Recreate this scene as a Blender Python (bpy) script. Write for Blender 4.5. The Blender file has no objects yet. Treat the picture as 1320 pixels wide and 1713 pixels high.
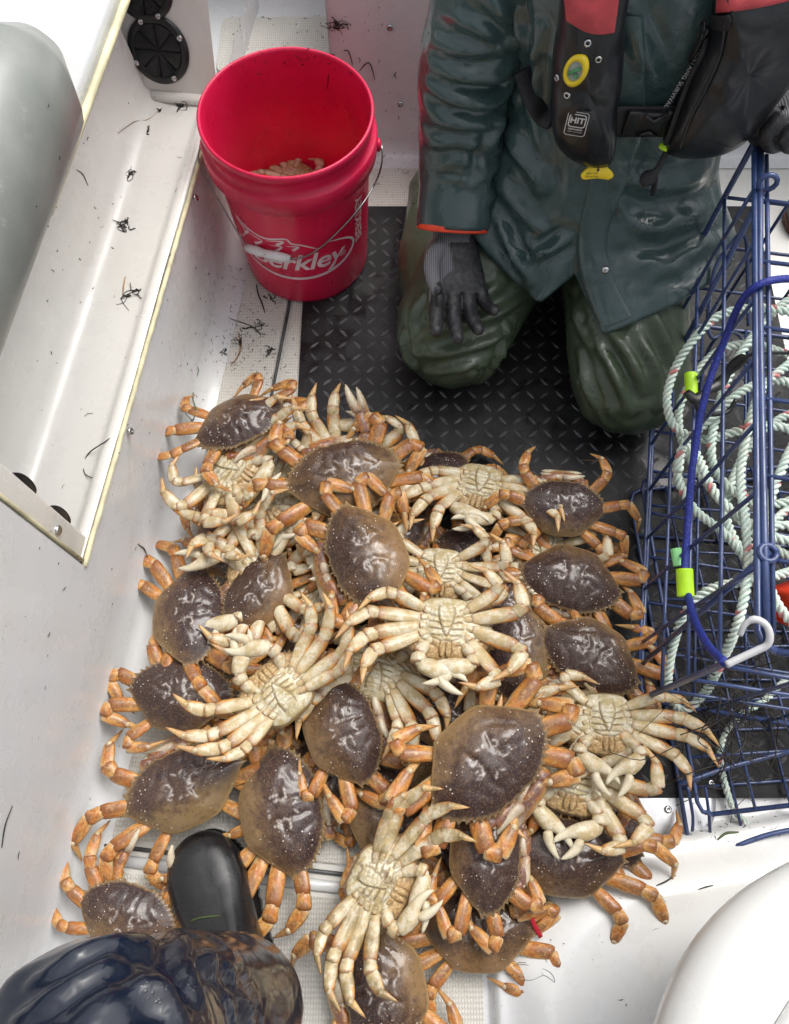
import bpy, bmesh, math, random
import numpy as np
from mathutils import Vector, Matrix, Euler, noise
R = math.radians
C = bpy.context.scene.collection
scene = bpy.context.scene
# ---------------- camera ----------------
F = 1280.0; CW, CH = 1320.0, 1713.0
CAMH = 1.35; DEP = R(69.0)
cam_d = bpy.data.cameras.new('camera'); cam = bpy.data.objects.new('camera', cam_d); C.objects.link(cam)
cam.location = (0, 0, CAMH); cam.rotation_euler = (R(90) - DEP, 0, 0)
cam_d.sensor_fit = 'VERTICAL'; cam_d.sensor_height = 24.0; cam_d.lens = 24.0 * F / CH
cam_d.clip_start = 0.02; cam_d.clip_end = 5000
scene.camera = cam
# ---------------- world: bright overcast ----------------
SUN_EL, SUN_AZ = R(60), R(40)      # azimuth measured from +y towards +x
w = bpy.data.worlds.new('World'); scene.world = w; w.use_nodes = True
wn = w.node_tree.nodes; wl = w.node_tree.links
sky = wn.new('ShaderNodeTexSky'); sky.sky_type = 'NISHITA'; sky.sun_disc = False
sky.sun_elevation = SUN_EL; sky.sun_rotation = SUN_AZ; sky.dust_density = 6.0; sky.air_density = 1.2
hs = wn.new('ShaderNodeHueSaturation'); hs.inputs['Saturation'].default_value = 0.22
wl.new(sky.outputs[0], hs.inputs['Color']); wl.new(hs.outputs[0], wn['Background'].inputs[0])
wn['Background'].inputs[1].default_value = 0.15
sd = bpy.data.lights.new('sun', 'SUN'); sd.energy = .9; sd.angle = R(30); sd.color = (1.0, .965, .92)
so = bpy.data.objects.new('sun', sd); C.objects.link(so)
so.rotation_euler = (R(90) - SUN_EL, 0, math.pi - SUN_AZ)
scene.view_settings.view_transform = 'Standard'; scene.view_settings.look = 'None'
scene.view_settings.exposure = 0.50; scene.view_settings.gamma = 1.0

# ---------------- helpers ----------------
cD, sD = math.cos(DEP), math.sin(DEP)
def ray(px, py):
    u = (px - CW/2)/F; v = (CH/2 - py)/F
    return Vector((u, cD + sD*v, -sD + cD*v))
def P(px, py, z=0.0):                   # photo pixel -> point at height z
    d = ray(px, py); t = (z - CAMH)/d.z
    return Vector((d.x*t, d.y*t, z))
def PY(px, py, y, k=0.0, z0=.5):        # photo pixel -> point on plane y = y + k*(z-z0)
    d = ray(px, py); t = (y + k*(CAMH - z0))/(d.y - k*d.z)
    return Vector((d.x*t, d.y*t, CAMH + d.z*t))
def PT(px, py, t):                      # photo pixel -> point at depth t
    d = ray(px, py); return Vector((d.x*t, d.y*t, CAMH + d.z*t))
def proj(p):
    q = p[1]*cD - (p[2]-CAMH)*sD; up = p[1]*sD + (p[2]-CAMH)*cD
    return CW/2 + F*p[0]/q, CH/2 - F*up/q

def smooth(pts, n):                     # catmull-rom through points -> n samples
    pts = [Vector(p) for p in pts]
    q = [pts[0]*2-pts[1]] + pts + [pts[-1]*2-pts[-2]]
    L = [0]
    for a, b in zip(pts, pts[1:]): L.append(L[-1] + max((b-a).length, 1e-9))
    out = []
    for i in range(n):
        d = L[-1]*i/(n-1); k = 0
        while k < len(pts)-2 and L[k+1] < d: k += 1
        t = (d-L[k])/(L[k+1]-L[k]); a, b, c, e = q[k], q[k+1], q[k+2], q[k+3]
        out.append(.5*((2*b)+(c-a)*t+(2*a-5*b+4*c-e)*t*t+(3*b-a-3*c+e)*t**3))
    return out
def itp(x, xs, ys): return float(np.interp(x, xs, ys))

class MB:
    """collects verts / faces / float attributes for one mesh"""
    def __init__(s): s.v = []; s.f = []; s.a = {}; s.mi = []
    def vert(s, p, **at):
        s.v.append(tuple(p)); n = len(s.v)
        for k, x in at.items():
            l = s.a.setdefault(k, []); l.extend([0.0]*(n-1-len(l))); l.append(x)
        return n-1
    def face(s, f, m=0): s.f.append(tuple(f)); s.mi.append(m)
    def rings(s, rings, closed=True, cap0=True, cap1=True, m=0, ats=None):
        ids = []
        for i, r in enumerate(rings):
            ids.append([s.vert(p, **({k: x[i][j] for k, x in ats.items()} if ats else {})) for j, p in enumerate(r)])
        n = len(rings[0])
        for a, b in zip(ids, ids[1:]):
            for j in range(n if closed else n-1):
                k = (j+1) % n; s.face((a[j], a[k], b[k], b[j]), m)
        if closed and cap0: s.face(tuple(reversed(ids[0])), m)
        if closed and cap1: s.face(tuple(ids[-1]), m)
        return ids
    def tube(s, pts, r, n=8, m=0, up=(0, 0, 1), flat=1.0, at=None, cap=True):
        pts = [Vector(p) for p in pts]; R_ = r if hasattr(r, '__len__') else [r]*len(pts)
        rings = []; u = Vector(up)
        for i, p in enumerate(pts):
            t = (pts[min(i+1, len(pts)-1)]-pts[max(i-1, 0)])
            if t.length < 1e-9: t = Vector((0, 0, 1))
            t.normalize()
            u = u - t*u.dot(t)
            if u.length < 1e-4: u = t.orthogonal()
            u.normalize(); b = t.cross(u)
            rings.append([p + b*(R_[i]*math.cos(2*math.pi*j/n)) + u*(R_[i]*flat*math.sin(2*math.pi*j/n)) for j in range(n)])
        return s.rings(rings, True, cap, cap, m, {k: [[x]*n]*len(pts) for k, x in at.items()} if at else None)
    def box(s, lo, hi, mat=None, m=0, bev=0):
        a, b = Vector(lo), Vector(hi); M_ = mat or Matrix()
        bm = bmesh.new(); bmesh.ops.create_cube(bm, size=1)
        for v in bm.verts: v.co = Vector(((a.x+b.x)/2+v.co.x*(b.x-a.x), (a.y+b.y)/2+v.co.y*(b.y-a.y), (a.z+b.z)/2+v.co.z*(b.z-a.z)))
        if bev: bmesh.ops.bevel(bm, geom=bm.edges[:], offset=bev, segments=3, profile=.5, affect='EDGES')
        s.addbm(bm, M_, m); bm.free()
    def addbm(s, bm, M_=Matrix(), m=0):
        o = len(s.v); bm.verts.index_update()
        for v in bm.verts: s.vert(M_ @ v.co)
        for f in bm.faces: s.face([o+v.index for v in f.verts], m)
    def ball(s, c, r, seg=12, rg=8, M_=None, m=0, sc=(1, 1, 1), at=None):
        c = Vector(c); rr = []
        for i in range(rg+1):
            th = math.pi*i/rg*.998+.003
            ring = []
            for j in range(seg):
                ph = 2*math.pi*j/seg
                p = Vector((r*sc[0]*math.sin(th)*math.cos(ph), r*sc[1]*math.sin(th)*math.sin(ph), r*sc[2]*math.cos(th)))
                if M_: p = M_ @ p
                ring.append(c+p)
            rr.append(ring)
        s.rings(rr, m=m, ats={k: [[x]*seg]*(rg+1) for k, x in at.items()} if at else None)
    def lathe(s, prof, n=64, M_=Matrix(), m=0, caps=False):
        rr = [[M_ @ Vector((r*math.cos(2*math.pi*j/n), r*math.sin(2*math.pi*j/n), z)) for j in range(n)] for r, z in prof]
        return s.rings(rr, cap0=caps, cap1=caps, m=m)
    def build(s, name, mats, parent=None, sm=True, fixn=False):
        me = bpy.data.meshes.new(name); me.from_pydata(s.v, [], s.f)
        for k, x in s.a.items():
            x = x + [0.0]*(len(s.v)-len(x)); at = me.attributes.new(k, 'FLOAT', 'POINT'); at.data.foreach_set('value', x)
        mats = mats if isinstance(mats, (list, tuple)) else [mats]
        for q in mats: me.materials.append(q)
        if len(mats) > 1: me.polygons.foreach_set('material_index', s.mi)
        if sm: me.polygons.foreach_set('use_smooth', [True]*len(s.f))
        me.update()
        if fixn:
            bm = bmesh.new(); bm.from_mesh(me); bmesh.ops.recalc_face_normals(bm, faces=bm.faces[:]); bm.to_mesh(me); bm.free()
        o = bpy.data.objects.new(name, me); C.objects.link(o)
        if parent: o.parent = parent
        return o
def hard(o, ang=35):                      # sharp edges above an angle
    me = o.data; bm = bmesh.new(); bm.from_mesh(me)
    for e in bm.edges:
        if len(e.link_faces) == 2 and e.calc_face_angle(0) > R(ang): e.smooth = False
    bm.to_mesh(me); bm.free(); return o
def tag(o, label=None, cat=None, group=None, kind=None):
    if label: o['label'] = label
    if cat: o['category'] = cat
    if group: o['group'] = group
    if kind: o['kind'] = kind
    return o
def empty(name, loc=(0, 0, 0), label=None, cat=None, group=None):
    o = bpy.data.objects.new(name, None); C.objects.link(o); o.location = loc; o.empty_display_size = .05
    return tag(o, label, cat, group)
def bake(o):                              # replace the mesh with its modifier-evaluated copy
    bpy.context.view_layer.update()
    dg = bpy.context.evaluated_depsgraph_get(); me = bpy.data.meshes.new_from_object(o.evaluated_get(dg), depsgraph=dg)
    o.modifiers.clear(); me.name = o.data.name; o.data = me; return o
def fbm(p, sc, oct_=3):
    return noise.fractal(Vector(p)*sc, 1.0, 2.0, oct_)

# ---------------- material mini language ----------------
class Mt:
    def __init__(s, name):
        s.m = bpy.data.materials.new(name); s.m.use_nodes = True; s.t = s.m.node_tree
        s.p = s.t.nodes['Principled BSDF']; s.out = s.t.nodes['Material Output']
    def n(s, typ, out=0, ins=None, **kw):
        nd = s.t.nodes.new('ShaderNode'+typ)
        for k, x in kw.items(): setattr(nd, k, x)
        for k, x in (ins or {}).items(): s.set(nd.inputs[k], x)
        return nd.outputs[out]
    def set(s, i, x):
        if isinstance(x, bpy.types.NodeSocket): s.t.links.new(x, i)
        elif isinstance(x, tuple) and len(x) == 3 and i.type == 'RGBA': i.default_value = (*x, 1)
        else: i.default_value = x
    def math(s, op, a, b=0.0, c=0.0, clamp=False): return s.n('Math', ins={0: a, 1: b, 2: c}, operation=op, use_clamp=clamp)
    def obj(s): return s.n('TexCoord', 'Object')
    def noise(s, sc, det=4, rough=.6, vec=None, out=0, dist=0.0):
        return s.n('TexNoise', out, {'Scale': sc, 'Detail': det, 'Roughness': rough, 'Distortion': dist, 'Vector': vec or s.obj()})
    def ramp(s, x, lo, hi, a=0.0, b=1.0, smooth_=True):
        return s.n('MapRange', 0, {0: x, 1: lo, 2: hi, 3: a, 4: b}, interpolation_type='SMOOTHSTEP' if smooth_ else 'LINEAR')
    def mix(s, f, a, b, bt='MIX'):
        nd = s.t.nodes.new('ShaderNodeMix'); nd.data_type = 'RGBA'; nd.blend_type = bt
        s.set(nd.inputs[0], f); s.set(nd.inputs[6], a); s.set(nd.inputs[7], b); return nd.outputs[2]
    def attr(s, name): return s.n('Attribute', 2, attribute_name=name)
    def bump(s, h, strength=.3, dist=.001, nrm=None):
        ins = {'Height': h, 'Strength': strength, 'Distance': dist}
        if nrm: ins['Normal'] = nrm
        return s.n('Bump', 0, ins)
    def fin(s, **kw):
        for k, x in kw.items(): s.set(s.p.inputs[k.replace('_', ' ')], x)
        return s.m
def xyz(m, v): 
    nd = m.t.nodes.new('ShaderNodeSeparateXYZ'); m.t.links.new(v, nd.inputs[0]); return nd.outputs
def plain(name, col, rough=.5, metal=0.0, bump=0.0, bs=200, var=.12, coat=0.0, ccr=.1):
    m = Mt(name); nz = m.noise(25, 5)
    c = m.mix(m.ramp(nz, .3, .7, 0, 1), tuple(x*(1-var) for x in col), tuple(min(1, x*(1+var)) for x in col))
    kw = dict(Base_Color=c, Roughness=m.ramp(m.noise(60, 3), .3, .7, rough*.85, min(1, rough*1.15)), Metallic=metal)
    if bump: kw['Normal'] = m.bump(m.noise(bs, 4), bump, .001)
    if coat: kw['Coat_Weight'] = coat; kw['Coat_Roughness'] = ccr
    return m.fin(**kw)
# ---------------- materials ----------------
def gelcoat(name, col=(.73, .74, .755), stain=(.66, .62, .5), rough=.28, grip=0, amt=1.0, scuff=.0):
    m = Mt(name); o = m.obj()
    big = m.noise(3.0, 5, .6, o); fine = m.noise(45, 6, .7, o)
    c = m.mix(m.ramp(big, .45, .75, 0, .35*amt), col, stain)
    c = m.mix(m.ramp(fine, .58, .8, 0, .3*amt), c, tuple(x*.72 for x in stain))
    sp = m.n('TexVoronoi', 0, {'Scale': 95.0, 'Vector': o, 'Randomness': 1.0})
    spm = m.math('MULTIPLY', m.ramp(sp, .05, .11, 1, 0), m.ramp(m.noise(9, 3, .6, o), .55, .68, 0, .75*amt))
    c = m.mix(spm, c, (.16, .12, .08))
    kw = dict(Roughness=m.ramp(m.noise(14, 5, .65, o), .35, .7, rough*.7, rough*1.5), Coat_Weight=.25, Coat_Roughness=.12)
    h = m.math('MULTIPLY', m.noise(6, 2, .5, o), .6)
    if grip:
        X = xyz(m, o); k = 2*math.pi/.0088
        a = m.math('SINE', m.math('MULTIPLY', m.math('ADD', X[0], m.math('MULTIPLY', X[1], .62)), k))
        b = m.math('SINE', m.math('MULTIPLY', m.math('SUBTRACT', X[0], m.math('MULTIPLY', X[1], .62)), k))
        g = m.ramp(m.math('MULTIPLY', a, b), -.15, .55, 0, 1)
        c = m.mix(m.ramp(g, .0, .7, .42, 0), c, (.42, .40, .36))
        kw['Normal'] = m.bump(g, .8, .0012)
        kw['Coat_Weight'] = .1
    else:
        kw['Normal'] = m.bump(h, .25, .01)
    return m.fin(Base_Color=c, **kw)
M_gel = gelcoat('white_gelcoat')
M_gelw = gelcoat('warm_gelcoat', (.74, .725, .69), amt=.8, rough=.32)
M_grip = gelcoat('nonskid_gelcoat', (.74, .72, .67), (.60, .54, .43), .5, grip=1, amt=1.0)
M_seat = gelcoat('seat_white', (.76, .76, .74), (.72, .70, .62), .35, amt=.35)
M_yel = plain('aged_foam_edge', (.66, .61, .40), .6, bump=.4, bs=120, var=.2)
M_blk = plain('black_plastic', (.012, .012, .013), .35, bump=.15)
def m_rubber():
    m = Mt('black_rubber_mat'); o = m.obj(); w_ = m.ramp(m.noise(7, 5, .65, o, dist=.6), .50, .62)
    c = m.mix(m.ramp(m.noise(18, 5, .7, o), .4, .65), (.010, .010, .011), (.022, .022, .023))
    c = m.mix(m.ramp(m.noise(60, 5, .7, o), .60, .70, 0, .5), c, (.07, .055, .04))
    return m.fin(Base_Color=c, Roughness=m.ramp(w_, 0, 1, .6, .26), Specular_IOR_Level=.35, Normal=m.bump(m.noise(200, 4), m.ramp(w_, 0, 1, .6, .12), .001))
M_rubmat = m_rubber()
M_tread = plain('worn_tread_glint', (.085, .085, .09), .28, bump=.3, bs=160, var=.4)  # worn smooth; colour also paler than the mat, painting in its glints
M_seal = plain('grey_seal', (.08, .08, .08), .5, var=.5)
M_steel = plain('stainless', (.55, .55, .55), .25, 1.0)
M_alu = plain('brushed_aluminium', (.62, .63, .65), .38, .9, bump=.1)
def m_bolster():
    m = Mt('grey_vinyl'); n = m.noise(8, 5, .6)
    c = m.mix(m.ramp(n, .35, .7), (.20, .215, .20), (.27, .28, .26))
    st = m.noise(28, 5, .7)
    c = m.mix(m.ramp(st, .6, .75, 0, .5), c, (.42, .42, .38))
    return m.fin(Base_Color=c, Roughness=.38, Coat_Weight=.3, Coat_Roughness=.25, Normal=m.bump(m.noise(350, 2), .1, .001))
M_bol = m_bolster()
def m_bucket():
    m = Mt('red_bucket_plastic'); n = m.noise(9, 5, .6)
    c = m.mix(m.ramp(n, .3, .7), (.56, .008, .055), (.68, .014, .080))
    c = m.mix(m.ramp(m.noise(70, 5, .7), .62, .75, 0, .35), c, (.85, .10, .16))
    return m.fin(Base_Color=c, Roughness=m.ramp(m.noise(20, 5), .3, .7, .25, .42), Subsurface_Weight=.12, Subsurface_Radius=(.02, .004, .004), Subsurface_Scale=.3, Normal=m.bump(m.noise(30, 3), .12, .003))
M_bucket = m_bucket()
M_print = plain('white_print', (.80, .62, .66), .5, var=.1)
M_wire = plain('steel_wire', (.32, .32, .32), .35, .9)
M_hook = plain('dull_white_hook', (.52, .52, .53), .3)
M_grip_w = plain('white_handle_grip', (.8, .79, .8), .35)
def m_rain(name, ca, cb, wet=.5, navy=False):
    m = Mt(name); o = m.obj()
    n = m.noise(4.5, 6, .65, o); f = m.noise(40, 5, .6, o)
    c = m.mix(m.ramp(n, .35, .7), ca, cb)
    c = m.mix(m.ramp(f, .55, .8, 0, .35), c, tuple(min(1, x*1.7) for x in cb))
    wetm = m.ramp(m.noise(7, 4, .6, o, dist=.8), .42, .56, 0, 1)
    drops = m.n('TexVoronoi', 0, {'Scale': 210.0, 'Vector': o})
    dm = m.math('MULTIPLY', m.ramp(drops, .12, .3, 1, 0), m.ramp(m.noise(12, 3, .6, o), .5, .62, 0, 1))
    cr = m.n('TexNoise', 0, {'Scale': 9.0, 'Detail': 3.0, 'Roughness': .5, 'Vector': o, 'Distortion': .6})
    cr2 = m.math('ABSOLUTE', m.math('SUBTRACT', cr, .5))
    h = m.math('ADD', m.math('MULTIPLY', m.ramp(cr2, 0, .1, 0, 1), .9), m.math('MULTIPLY', m.noise(120, 3, .5, o), .12))
    bp = m.bump(h, .20, .004); bp = m.bump(dm, .6, .0009, bp)
    if navy:
        X = xyz(m, o); mud_reflect = m.math('MULTIPLY', m.ramp(m.math('ADD', X[0], m.math('MULTIPLY', n, .10)), .03, .10), m.ramp(m.noise(13, 5, .7, o), .42, .58))  # brown patches on the shin: mud plus reflected brown put into the colour
        c = m.mix(m.math('MULTIPLY', mud_reflect, .2), c, (.085, .055, .035))
        wet = .9
    return m.fin(Base_Color=c, Roughness=m.ramp(wetm, 0, 1, .42, .42-.20*wet) if not navy else .16, Coat_Weight=m.ramp(wetm, 0, 1, .12, .45*wet), Coat_Roughness=.16 if not navy else .08, Normal=bp)
M_jack = m_rain('green_rain_jacket', (.038, .068, .068), (.054, .092, .093), 1.1)
M_trou = m_rain('olive_rain_trousers', (.044, .064, .038), (.064, .088, .054), .5)
M_navy = m_rain('navy_wet_oilskin', (.005, .008, .018), (.009, .014, .028), 1.0, True)
M_cuff = plain('orange_cuff', (.75, .06, .02), .5)
M_vblk = m_rain('black_vest_fabric', (.008, .009, .011), (.012, .013, .016), .7)
M_vred = plain('faded_red_fabric', (.52, .065, .075), .7, bump=.5, bs=90, var=.2)
M_web = plain('black_webbing', (.014, .013, .015), .6, bump=.8, bs=350)
M_yelp = plain('yellow_plastic', (.85, .62, .02), .35)
M_lime = plain('lime_plastic', (.50, .85, .02), .35)
M_mint = plain('mint_plastic', (.35, .85, .35), .35)
M_orange = plain('orange_float', (.80, .05, .012), .45, bump=.3)
def m_blue():
    m = Mt('blue_vinyl_wire'); o = m.obj()
    c = m.mix(m.ramp(m.noise(12, 4, .6, o), .35, .65), (.022, .040, .120), (.038, .066, .180))
    c = m.mix(m.ramp(m.noise(95, 4, .7, o), .64, .68, 0, .9), c, (.13, .06, .03))
    return m.fin(Base_Color=c, Roughness=m.ramp(m.noise(30, 4, .6, o), .35, .65, .22, .5), Coat_Weight=.3, Normal=m.bump(m.noise(150, 4, .6, o), .3, .001))
M_blue = m_blue()
M_bcord = Mt('blue_braid')
_o = M_bcord.obj(); _v = M_bcord.n('TexVoronoi', 0, {'Scale': 330.0, 'Vector': _o})
M_bcord = M_bcord.fin(Base_Color=M_bcord.mix(M_bcord.ramp(_v, .1, .5), (.03, .06, .45), (.012, .022, .20)), Roughness=.6, Normal=M_bcord.bump(_v, .7, .001))
def m_rope():
    m = Mt('mint_white_rope'); t = m.attr('len'); k = m.attr('strand')
    c = m.mix(m.ramp(m.noise(60, 4), .35, .7), (.60, .74, .66), (.74, .80, .72))
    c = m.mix(m.ramp(m.noise(14, 4), .5, .75, 0, .5), c, (.55, .52, .40))
    s = m.math('SINE', m.math('MULTIPLY', t, 62.0))
    red = m.math('MULTIPLY', m.ramp(s, .90, .97), m.ramp(k, .5, .6))
    c = m.mix(m.math('MULTIPLY', red, .75), c, (.62, .06, .08))
    return m.fin(Base_Color=c, Roughness=.6, Normal=m.bump(m.noise(500, 3), .3, .001))
M_rope = m_rope()
M_boot = plain('black_boot_rubber', (.008, .008, .009), .30, coat=.25, var=.3, bump=.2, bs=90, ccr=.14)
def m_glove():
    m = Mt('coated_glove'); o = m.obj()
    a = m.attr('knit')
    msk = m.ramp(m.math('ADD', a, m.math('MULTIPLY', m.math('SUBTRACT', m.noise(35, 4, .6, o), .5), .7)), .42, .58)
    W_ = m.n('TexWave', 0, {'Scale': 95.0, 'Distortion': 1.2, 'Vector': o}, wave_type='BANDS')
    knit = m.mix(W_, (.07, .07, .078), (.24, .24, .26))
    rub = m.mix(m.ramp(m.noise(120, 5, .7, o), .35, .7), (.014, .014, .016), (.05, .05, .053))
    h = m.math('ADD', m.math('MULTIPLY', m.noise(260, 3, .6, o), .6), m.math('MULTIPLY', W_, m.math('MULTIPLY', msk, .6)))
    return m.fin(Base_Color=m.mix(msk, rub, knit), Roughness=m.ramp(msk, 0, 1, .42, .85), Normal=m.bump(h, .5, .0012))
M_glove = m_glove()
M_skin = plain('skin', (.42, .24, .17), .5, bump=.2)
M_hat = plain('dark_wool', (.02, .022, .028), .9, bump=.6)
M_weed = plain('dark_seaweed', (.022, .016, .011), .45, var=.5, bump=.4)
M_weedg = plain('green_seaweed', (.07, .11, .025), .4, var=.4)
M_straw = plain('tan_straw', (.30, .17, .07), .6, var=.4)
M_redtag = plain('red_band', (.45, .012, .03), .4)
def m_water():
    m = Mt('sea_water'); n = m.noise(1.2, 6, .6)
    return m.fin(Base_Color=(.03, .06, .065), Roughness=.12, Normal=m.bump(n, .6, .15))
M_water = m_water()
# ---- crab materials (object space = carapace widths) ----
def m_shell():
    m = Mt('crab_carapace'); o = m.obj(); s = m.attr('rad'); X = xyz(m, o)
    rnd = m.n('ObjectInfo', 5)
    off = m.n('Combine'+'XYZ', 0, {0: m.math('MULTIPLY', rnd, 37.0), 1: m.math('MULTIPLY', rnd, 11.0), 2: 0.0})
    vv = m.n('VectorMath', 0, {0: o, 1: off}, operation='ADD')
    n1 = m.noise(4.2, 5, .6, vv); n2 = m.noise(16, 6, .7, vv); n3 = m.noise(70, 4, .6, vv)
    # dark in front and middle, tan and olive at the back and round the margin
    t = m.math('ADD', m.math('MULTIPLY', X[1], -1.7), m.math('MULTIPLY', m.math('POWER', s, 3.0), .34))
    t = m.math('ADD', t, m.math('MULTIPLY', m.math('SUBTRACT', n1, .5), 1.5))
    t = m.math('ADD', t, m.math('MULTIPLY', m.math('SUBTRACT', n2, .5), 1.1))
    t = m.math('ADD', t, m.ramp(rnd, 0, 1, -.38, .38, False))
    rb = m.math('FRACT', m.math('MULTIPLY', rnd, 7.31))
    dark = m.mix(rb, (.024, .013, .017), (.045, .023, .017))
    mid = m.mix(rb, (.066, .036, .028), (.110, .060, .026))
    tan = m.mix(rb, (.215, .140, .060), (.25, .140, .058))
    c = m.mix(m.ramp(t, -.1, .40), dark, mid); c = m.mix(m.ramp(t, .25, .95), c, tan)
    c = m.mix(m.ramp(n3, .48, .66, 0, .5), c, (.21, .13, .08))
    c = m.mix(m.ramp(m.noise(34, 5, .7, vv), .52, .64, 0, .45), c, (.028, .016, .014))
    c = m.mix(m.ramp(s, .93, 1.0, 0, .6), c, (.40, .27, .12))
    # fine pale granules in bands
    vo = m.n('TexVoronoi', 0, {'Scale': 27.0, 'Vector': o, 'Randomness': .75})
    ax = m.math('ABSOLUTE', X[0])
    band = m.math('MULTIPLY', m.ramp(ax, .12, .2), m.ramp(m.noise(7, 2, .5, vv), .46, .56))
    dots = m.math('MULTIPLY', m.ramp(vo, .14, .21, 1, 0), band)
    c = m.mix(m.math('MULTIPLY', dots, .85), c, (.78, .70, .62))
    mk = m.math('MULTIPLY', m.attr('mark'), m.ramp(m.noise(22, 3, .6, vv), .38, .55, .15, 1))
    c = m.mix(m.math('MULTIPLY', mk, .75), c, (.62, .55, .50))
    h = m.math('ADD', m.math('MULTIPLY', m.noise(130, 3, .6, o), .3), m.math('ADD', m.math('MULTIPLY', dots, .8), m.math('MULTIPLY', m.noise(12, 4, .5, vv), .5)))
    h = m.math('ADD', h, m.math('MULTIPLY', mk, .5))
    return m.fin(Base_Color=c, Roughness=m.ramp(m.noise(9, 4, .6, vv), .35, .65, .36, .55), Coat_Weight=.6, Coat_Roughness=.045,
                 Normal=m.bump(h, .75, .0024), Specular_IOR_Level=.25)
M_shell = m_shell()
def m_limb(name, claw=False, dirty=False):
    m = Mt(name); o = m.obj(); d = m.attr('dors'); t = m.attr('tt'); dk = m.attr('dac')
    rnd = m.n('ObjectInfo', 5)
    off = m.n('CombineXYZ', 0, {0: m.math('MULTIPLY', rnd, 53.0), 1: 0.0, 2: 0.0})
    vv = m.n('VectorMath', 0, {0: o, 1: off}, operation='ADD')
    n1 = m.noise(9, 5, .65, vv); n2 = m.noise(45, 5, .7, vv)
    dd = m.math('ADD', d, m.math('ADD', m.math('MULTIPLY', m.math('SUBTRACT', n1, .5), 2.4), m.math('MULTIPLY', m.math('SUBTRACT', n2, .5), .8)))
    dd = m.math('ADD', dd, m.ramp(t, .1, .9, -.35, .35))
    cream = m.mix(m.ramp(n1, .42, .58), (.46, .36, .19), (.62, .56, .42))
    cream = m.mix(m.ramp(n2, .52, .68, 0, .55), cream, (.36, .24, .09))
    org = m.mix(m.ramp(n1, .40, .60), (.48, .165, .028), (.68, .34, .085))
    if claw: drk = m.mix(m.ramp(n2, .35, .7), (.075, .035, .045), (.20, .11, .11))
    else: drk = m.mix(m.ramp(n2, .42, .6), (.075, .030, .020), (.24, .10, .04))
    lo = .15 if claw else -.1
    c = m.mix(m.ramp(dd, lo-.3, lo+.35), cream, org)
    c = m.mix(m.ramp(dd, lo+(.2 if claw else .60), lo+(1.0 if claw else 1.35), 0, .9 if claw else .78), c, drk)
    c = m.mix(m.math('MULTIPLY', m.ramp(t, .05, .45, .55, 0), m.ramp(n2, .4, .6)), c, (.62, .44, .21))
    c = m.mix(m.math('MULTIPLY', m.ramp(m.noise(26, 4, .6, vv), .54, .64), .5), c, (.60, .40, .18))
    c = m.mix(m.math('MULTIPLY', dk, .8), c, m.mix(m.ramp(n1, .4, .6), (.60, .36, .13), (.46, .22, .07)) if not claw else (.66, .60, .45))
    ln = m.math('ABSOLUTE', m.math('SUBTRACT', dd, .42)); c = m.mix(m.ramp(ln, 0, .13, .6, 0), c, (.20, .065, .02))
    c = m.mix(m.ramp(t, .0, .10, .6, 0), c, (.60, .50, .33))
    c = m.mix(m.ramp(m.math('ADD', t, m.math('MULTIPLY', m.math('SUBTRACT', n2, .5), .4)), .70, .98, 0, .7), c, (.24, .075, .018))
    c = m.mix(m.math('MULTIPLY', m.attr('tooth'), .8), c, (.12, .06, .04))
    if dirty: c = m.mix(m.ramp(m.noise(6, 5, .7, vv), .42, .62, 0, .75), c, (.22, .16, .065))
    vo = m.n('TexVoronoi', 0, {'Scale': 60.0, 'Vector': o})
    h = m.math('ADD', m.math('ADD', m.math('MULTIPLY', n2, 1.2), m.math('MULTIPLY', m.noise(110, 4, .6, o), .7)), m.math('MULTIPLY', m.ramp(vo, .1, .3, 1, 0), m.ramp(dd, .0, .6, 0, .6)))
    return m.fin(Base_Color=c, Roughness=m.ramp(n2, .35, .65, .2, .42), Coat_Weight=.35, Coat_Roughness=.12, Normal=m.bump(h, .45, .0018),
                 Subsurface_Weight=.1, Subsurface_Radius=(.6, .3, .12), Subsurface_Scale=.02)
M_leg = m_limb('crab_leg'); M_claw = m_limb('crab_claw', True); M_legd = m_limb('crab_leg_dirty', False, True)
def m_under(name, dirty=False):
    m = Mt(name); o = m.obj(); g = m.attr('groove'); f = m.attr('front'); ab = m.attr('abd')
    rnd = m.n('ObjectInfo', 5)
    off = m.n('CombineXYZ', 0, {0: m.math('MULTIPLY', rnd, 53.0), 1: 0.0, 2: 0.0})
    vv = m.n('VectorMath', 0, {0: o, 1: off}, operation='ADD')
    n1 = m.noise(10, 5, .65, vv); n2 = m.noise(38, 5, .7, vv)
    c = m.mix(m.ramp(n1, .42, .58), (.46, .37, .19), (.62, .57, .43))
    c = m.mix(m.ramp(n2, .50, .66, 0, .65), c, (.42, .31, .12))
    c = m.mix(m.math('MULTIPLY', ab, m.ramp(n2, .45, .6, 0, .45)), c, (.36, .30, .16))
    fr = m.mix(m.ramp(n2, .4, .65), (.38, .22, .085), (.60, .46, .24))
    c = m.mix(m.ramp(m.math('ADD', f, m.math('MULTIPLY', m.math('SUBTRACT', n1, .5), .6)), .35, .7), c, fr)
    c = m.mix(m.math('MULTIPLY', g, .8), c, (.20, .125, .05))
    if dirty: c = m.mix(m.ramp(m.noise(9, 5, .7, vv), .5, .62, 0, .85), c, (.20, .14, .07))
    return m.fin(Base_Color=c, Roughness=.32, Coat_Weight=.35, Coat_Roughness=.15, Normal=m.bump(m.math('ADD', n2, m.math('MULTIPLY', n1, .6)), .5, .0025),
                 Subsurface_Weight=.1, Subsurface_Radius=(.6, .3, .12), Subsurface_Scale=.02)
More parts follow.
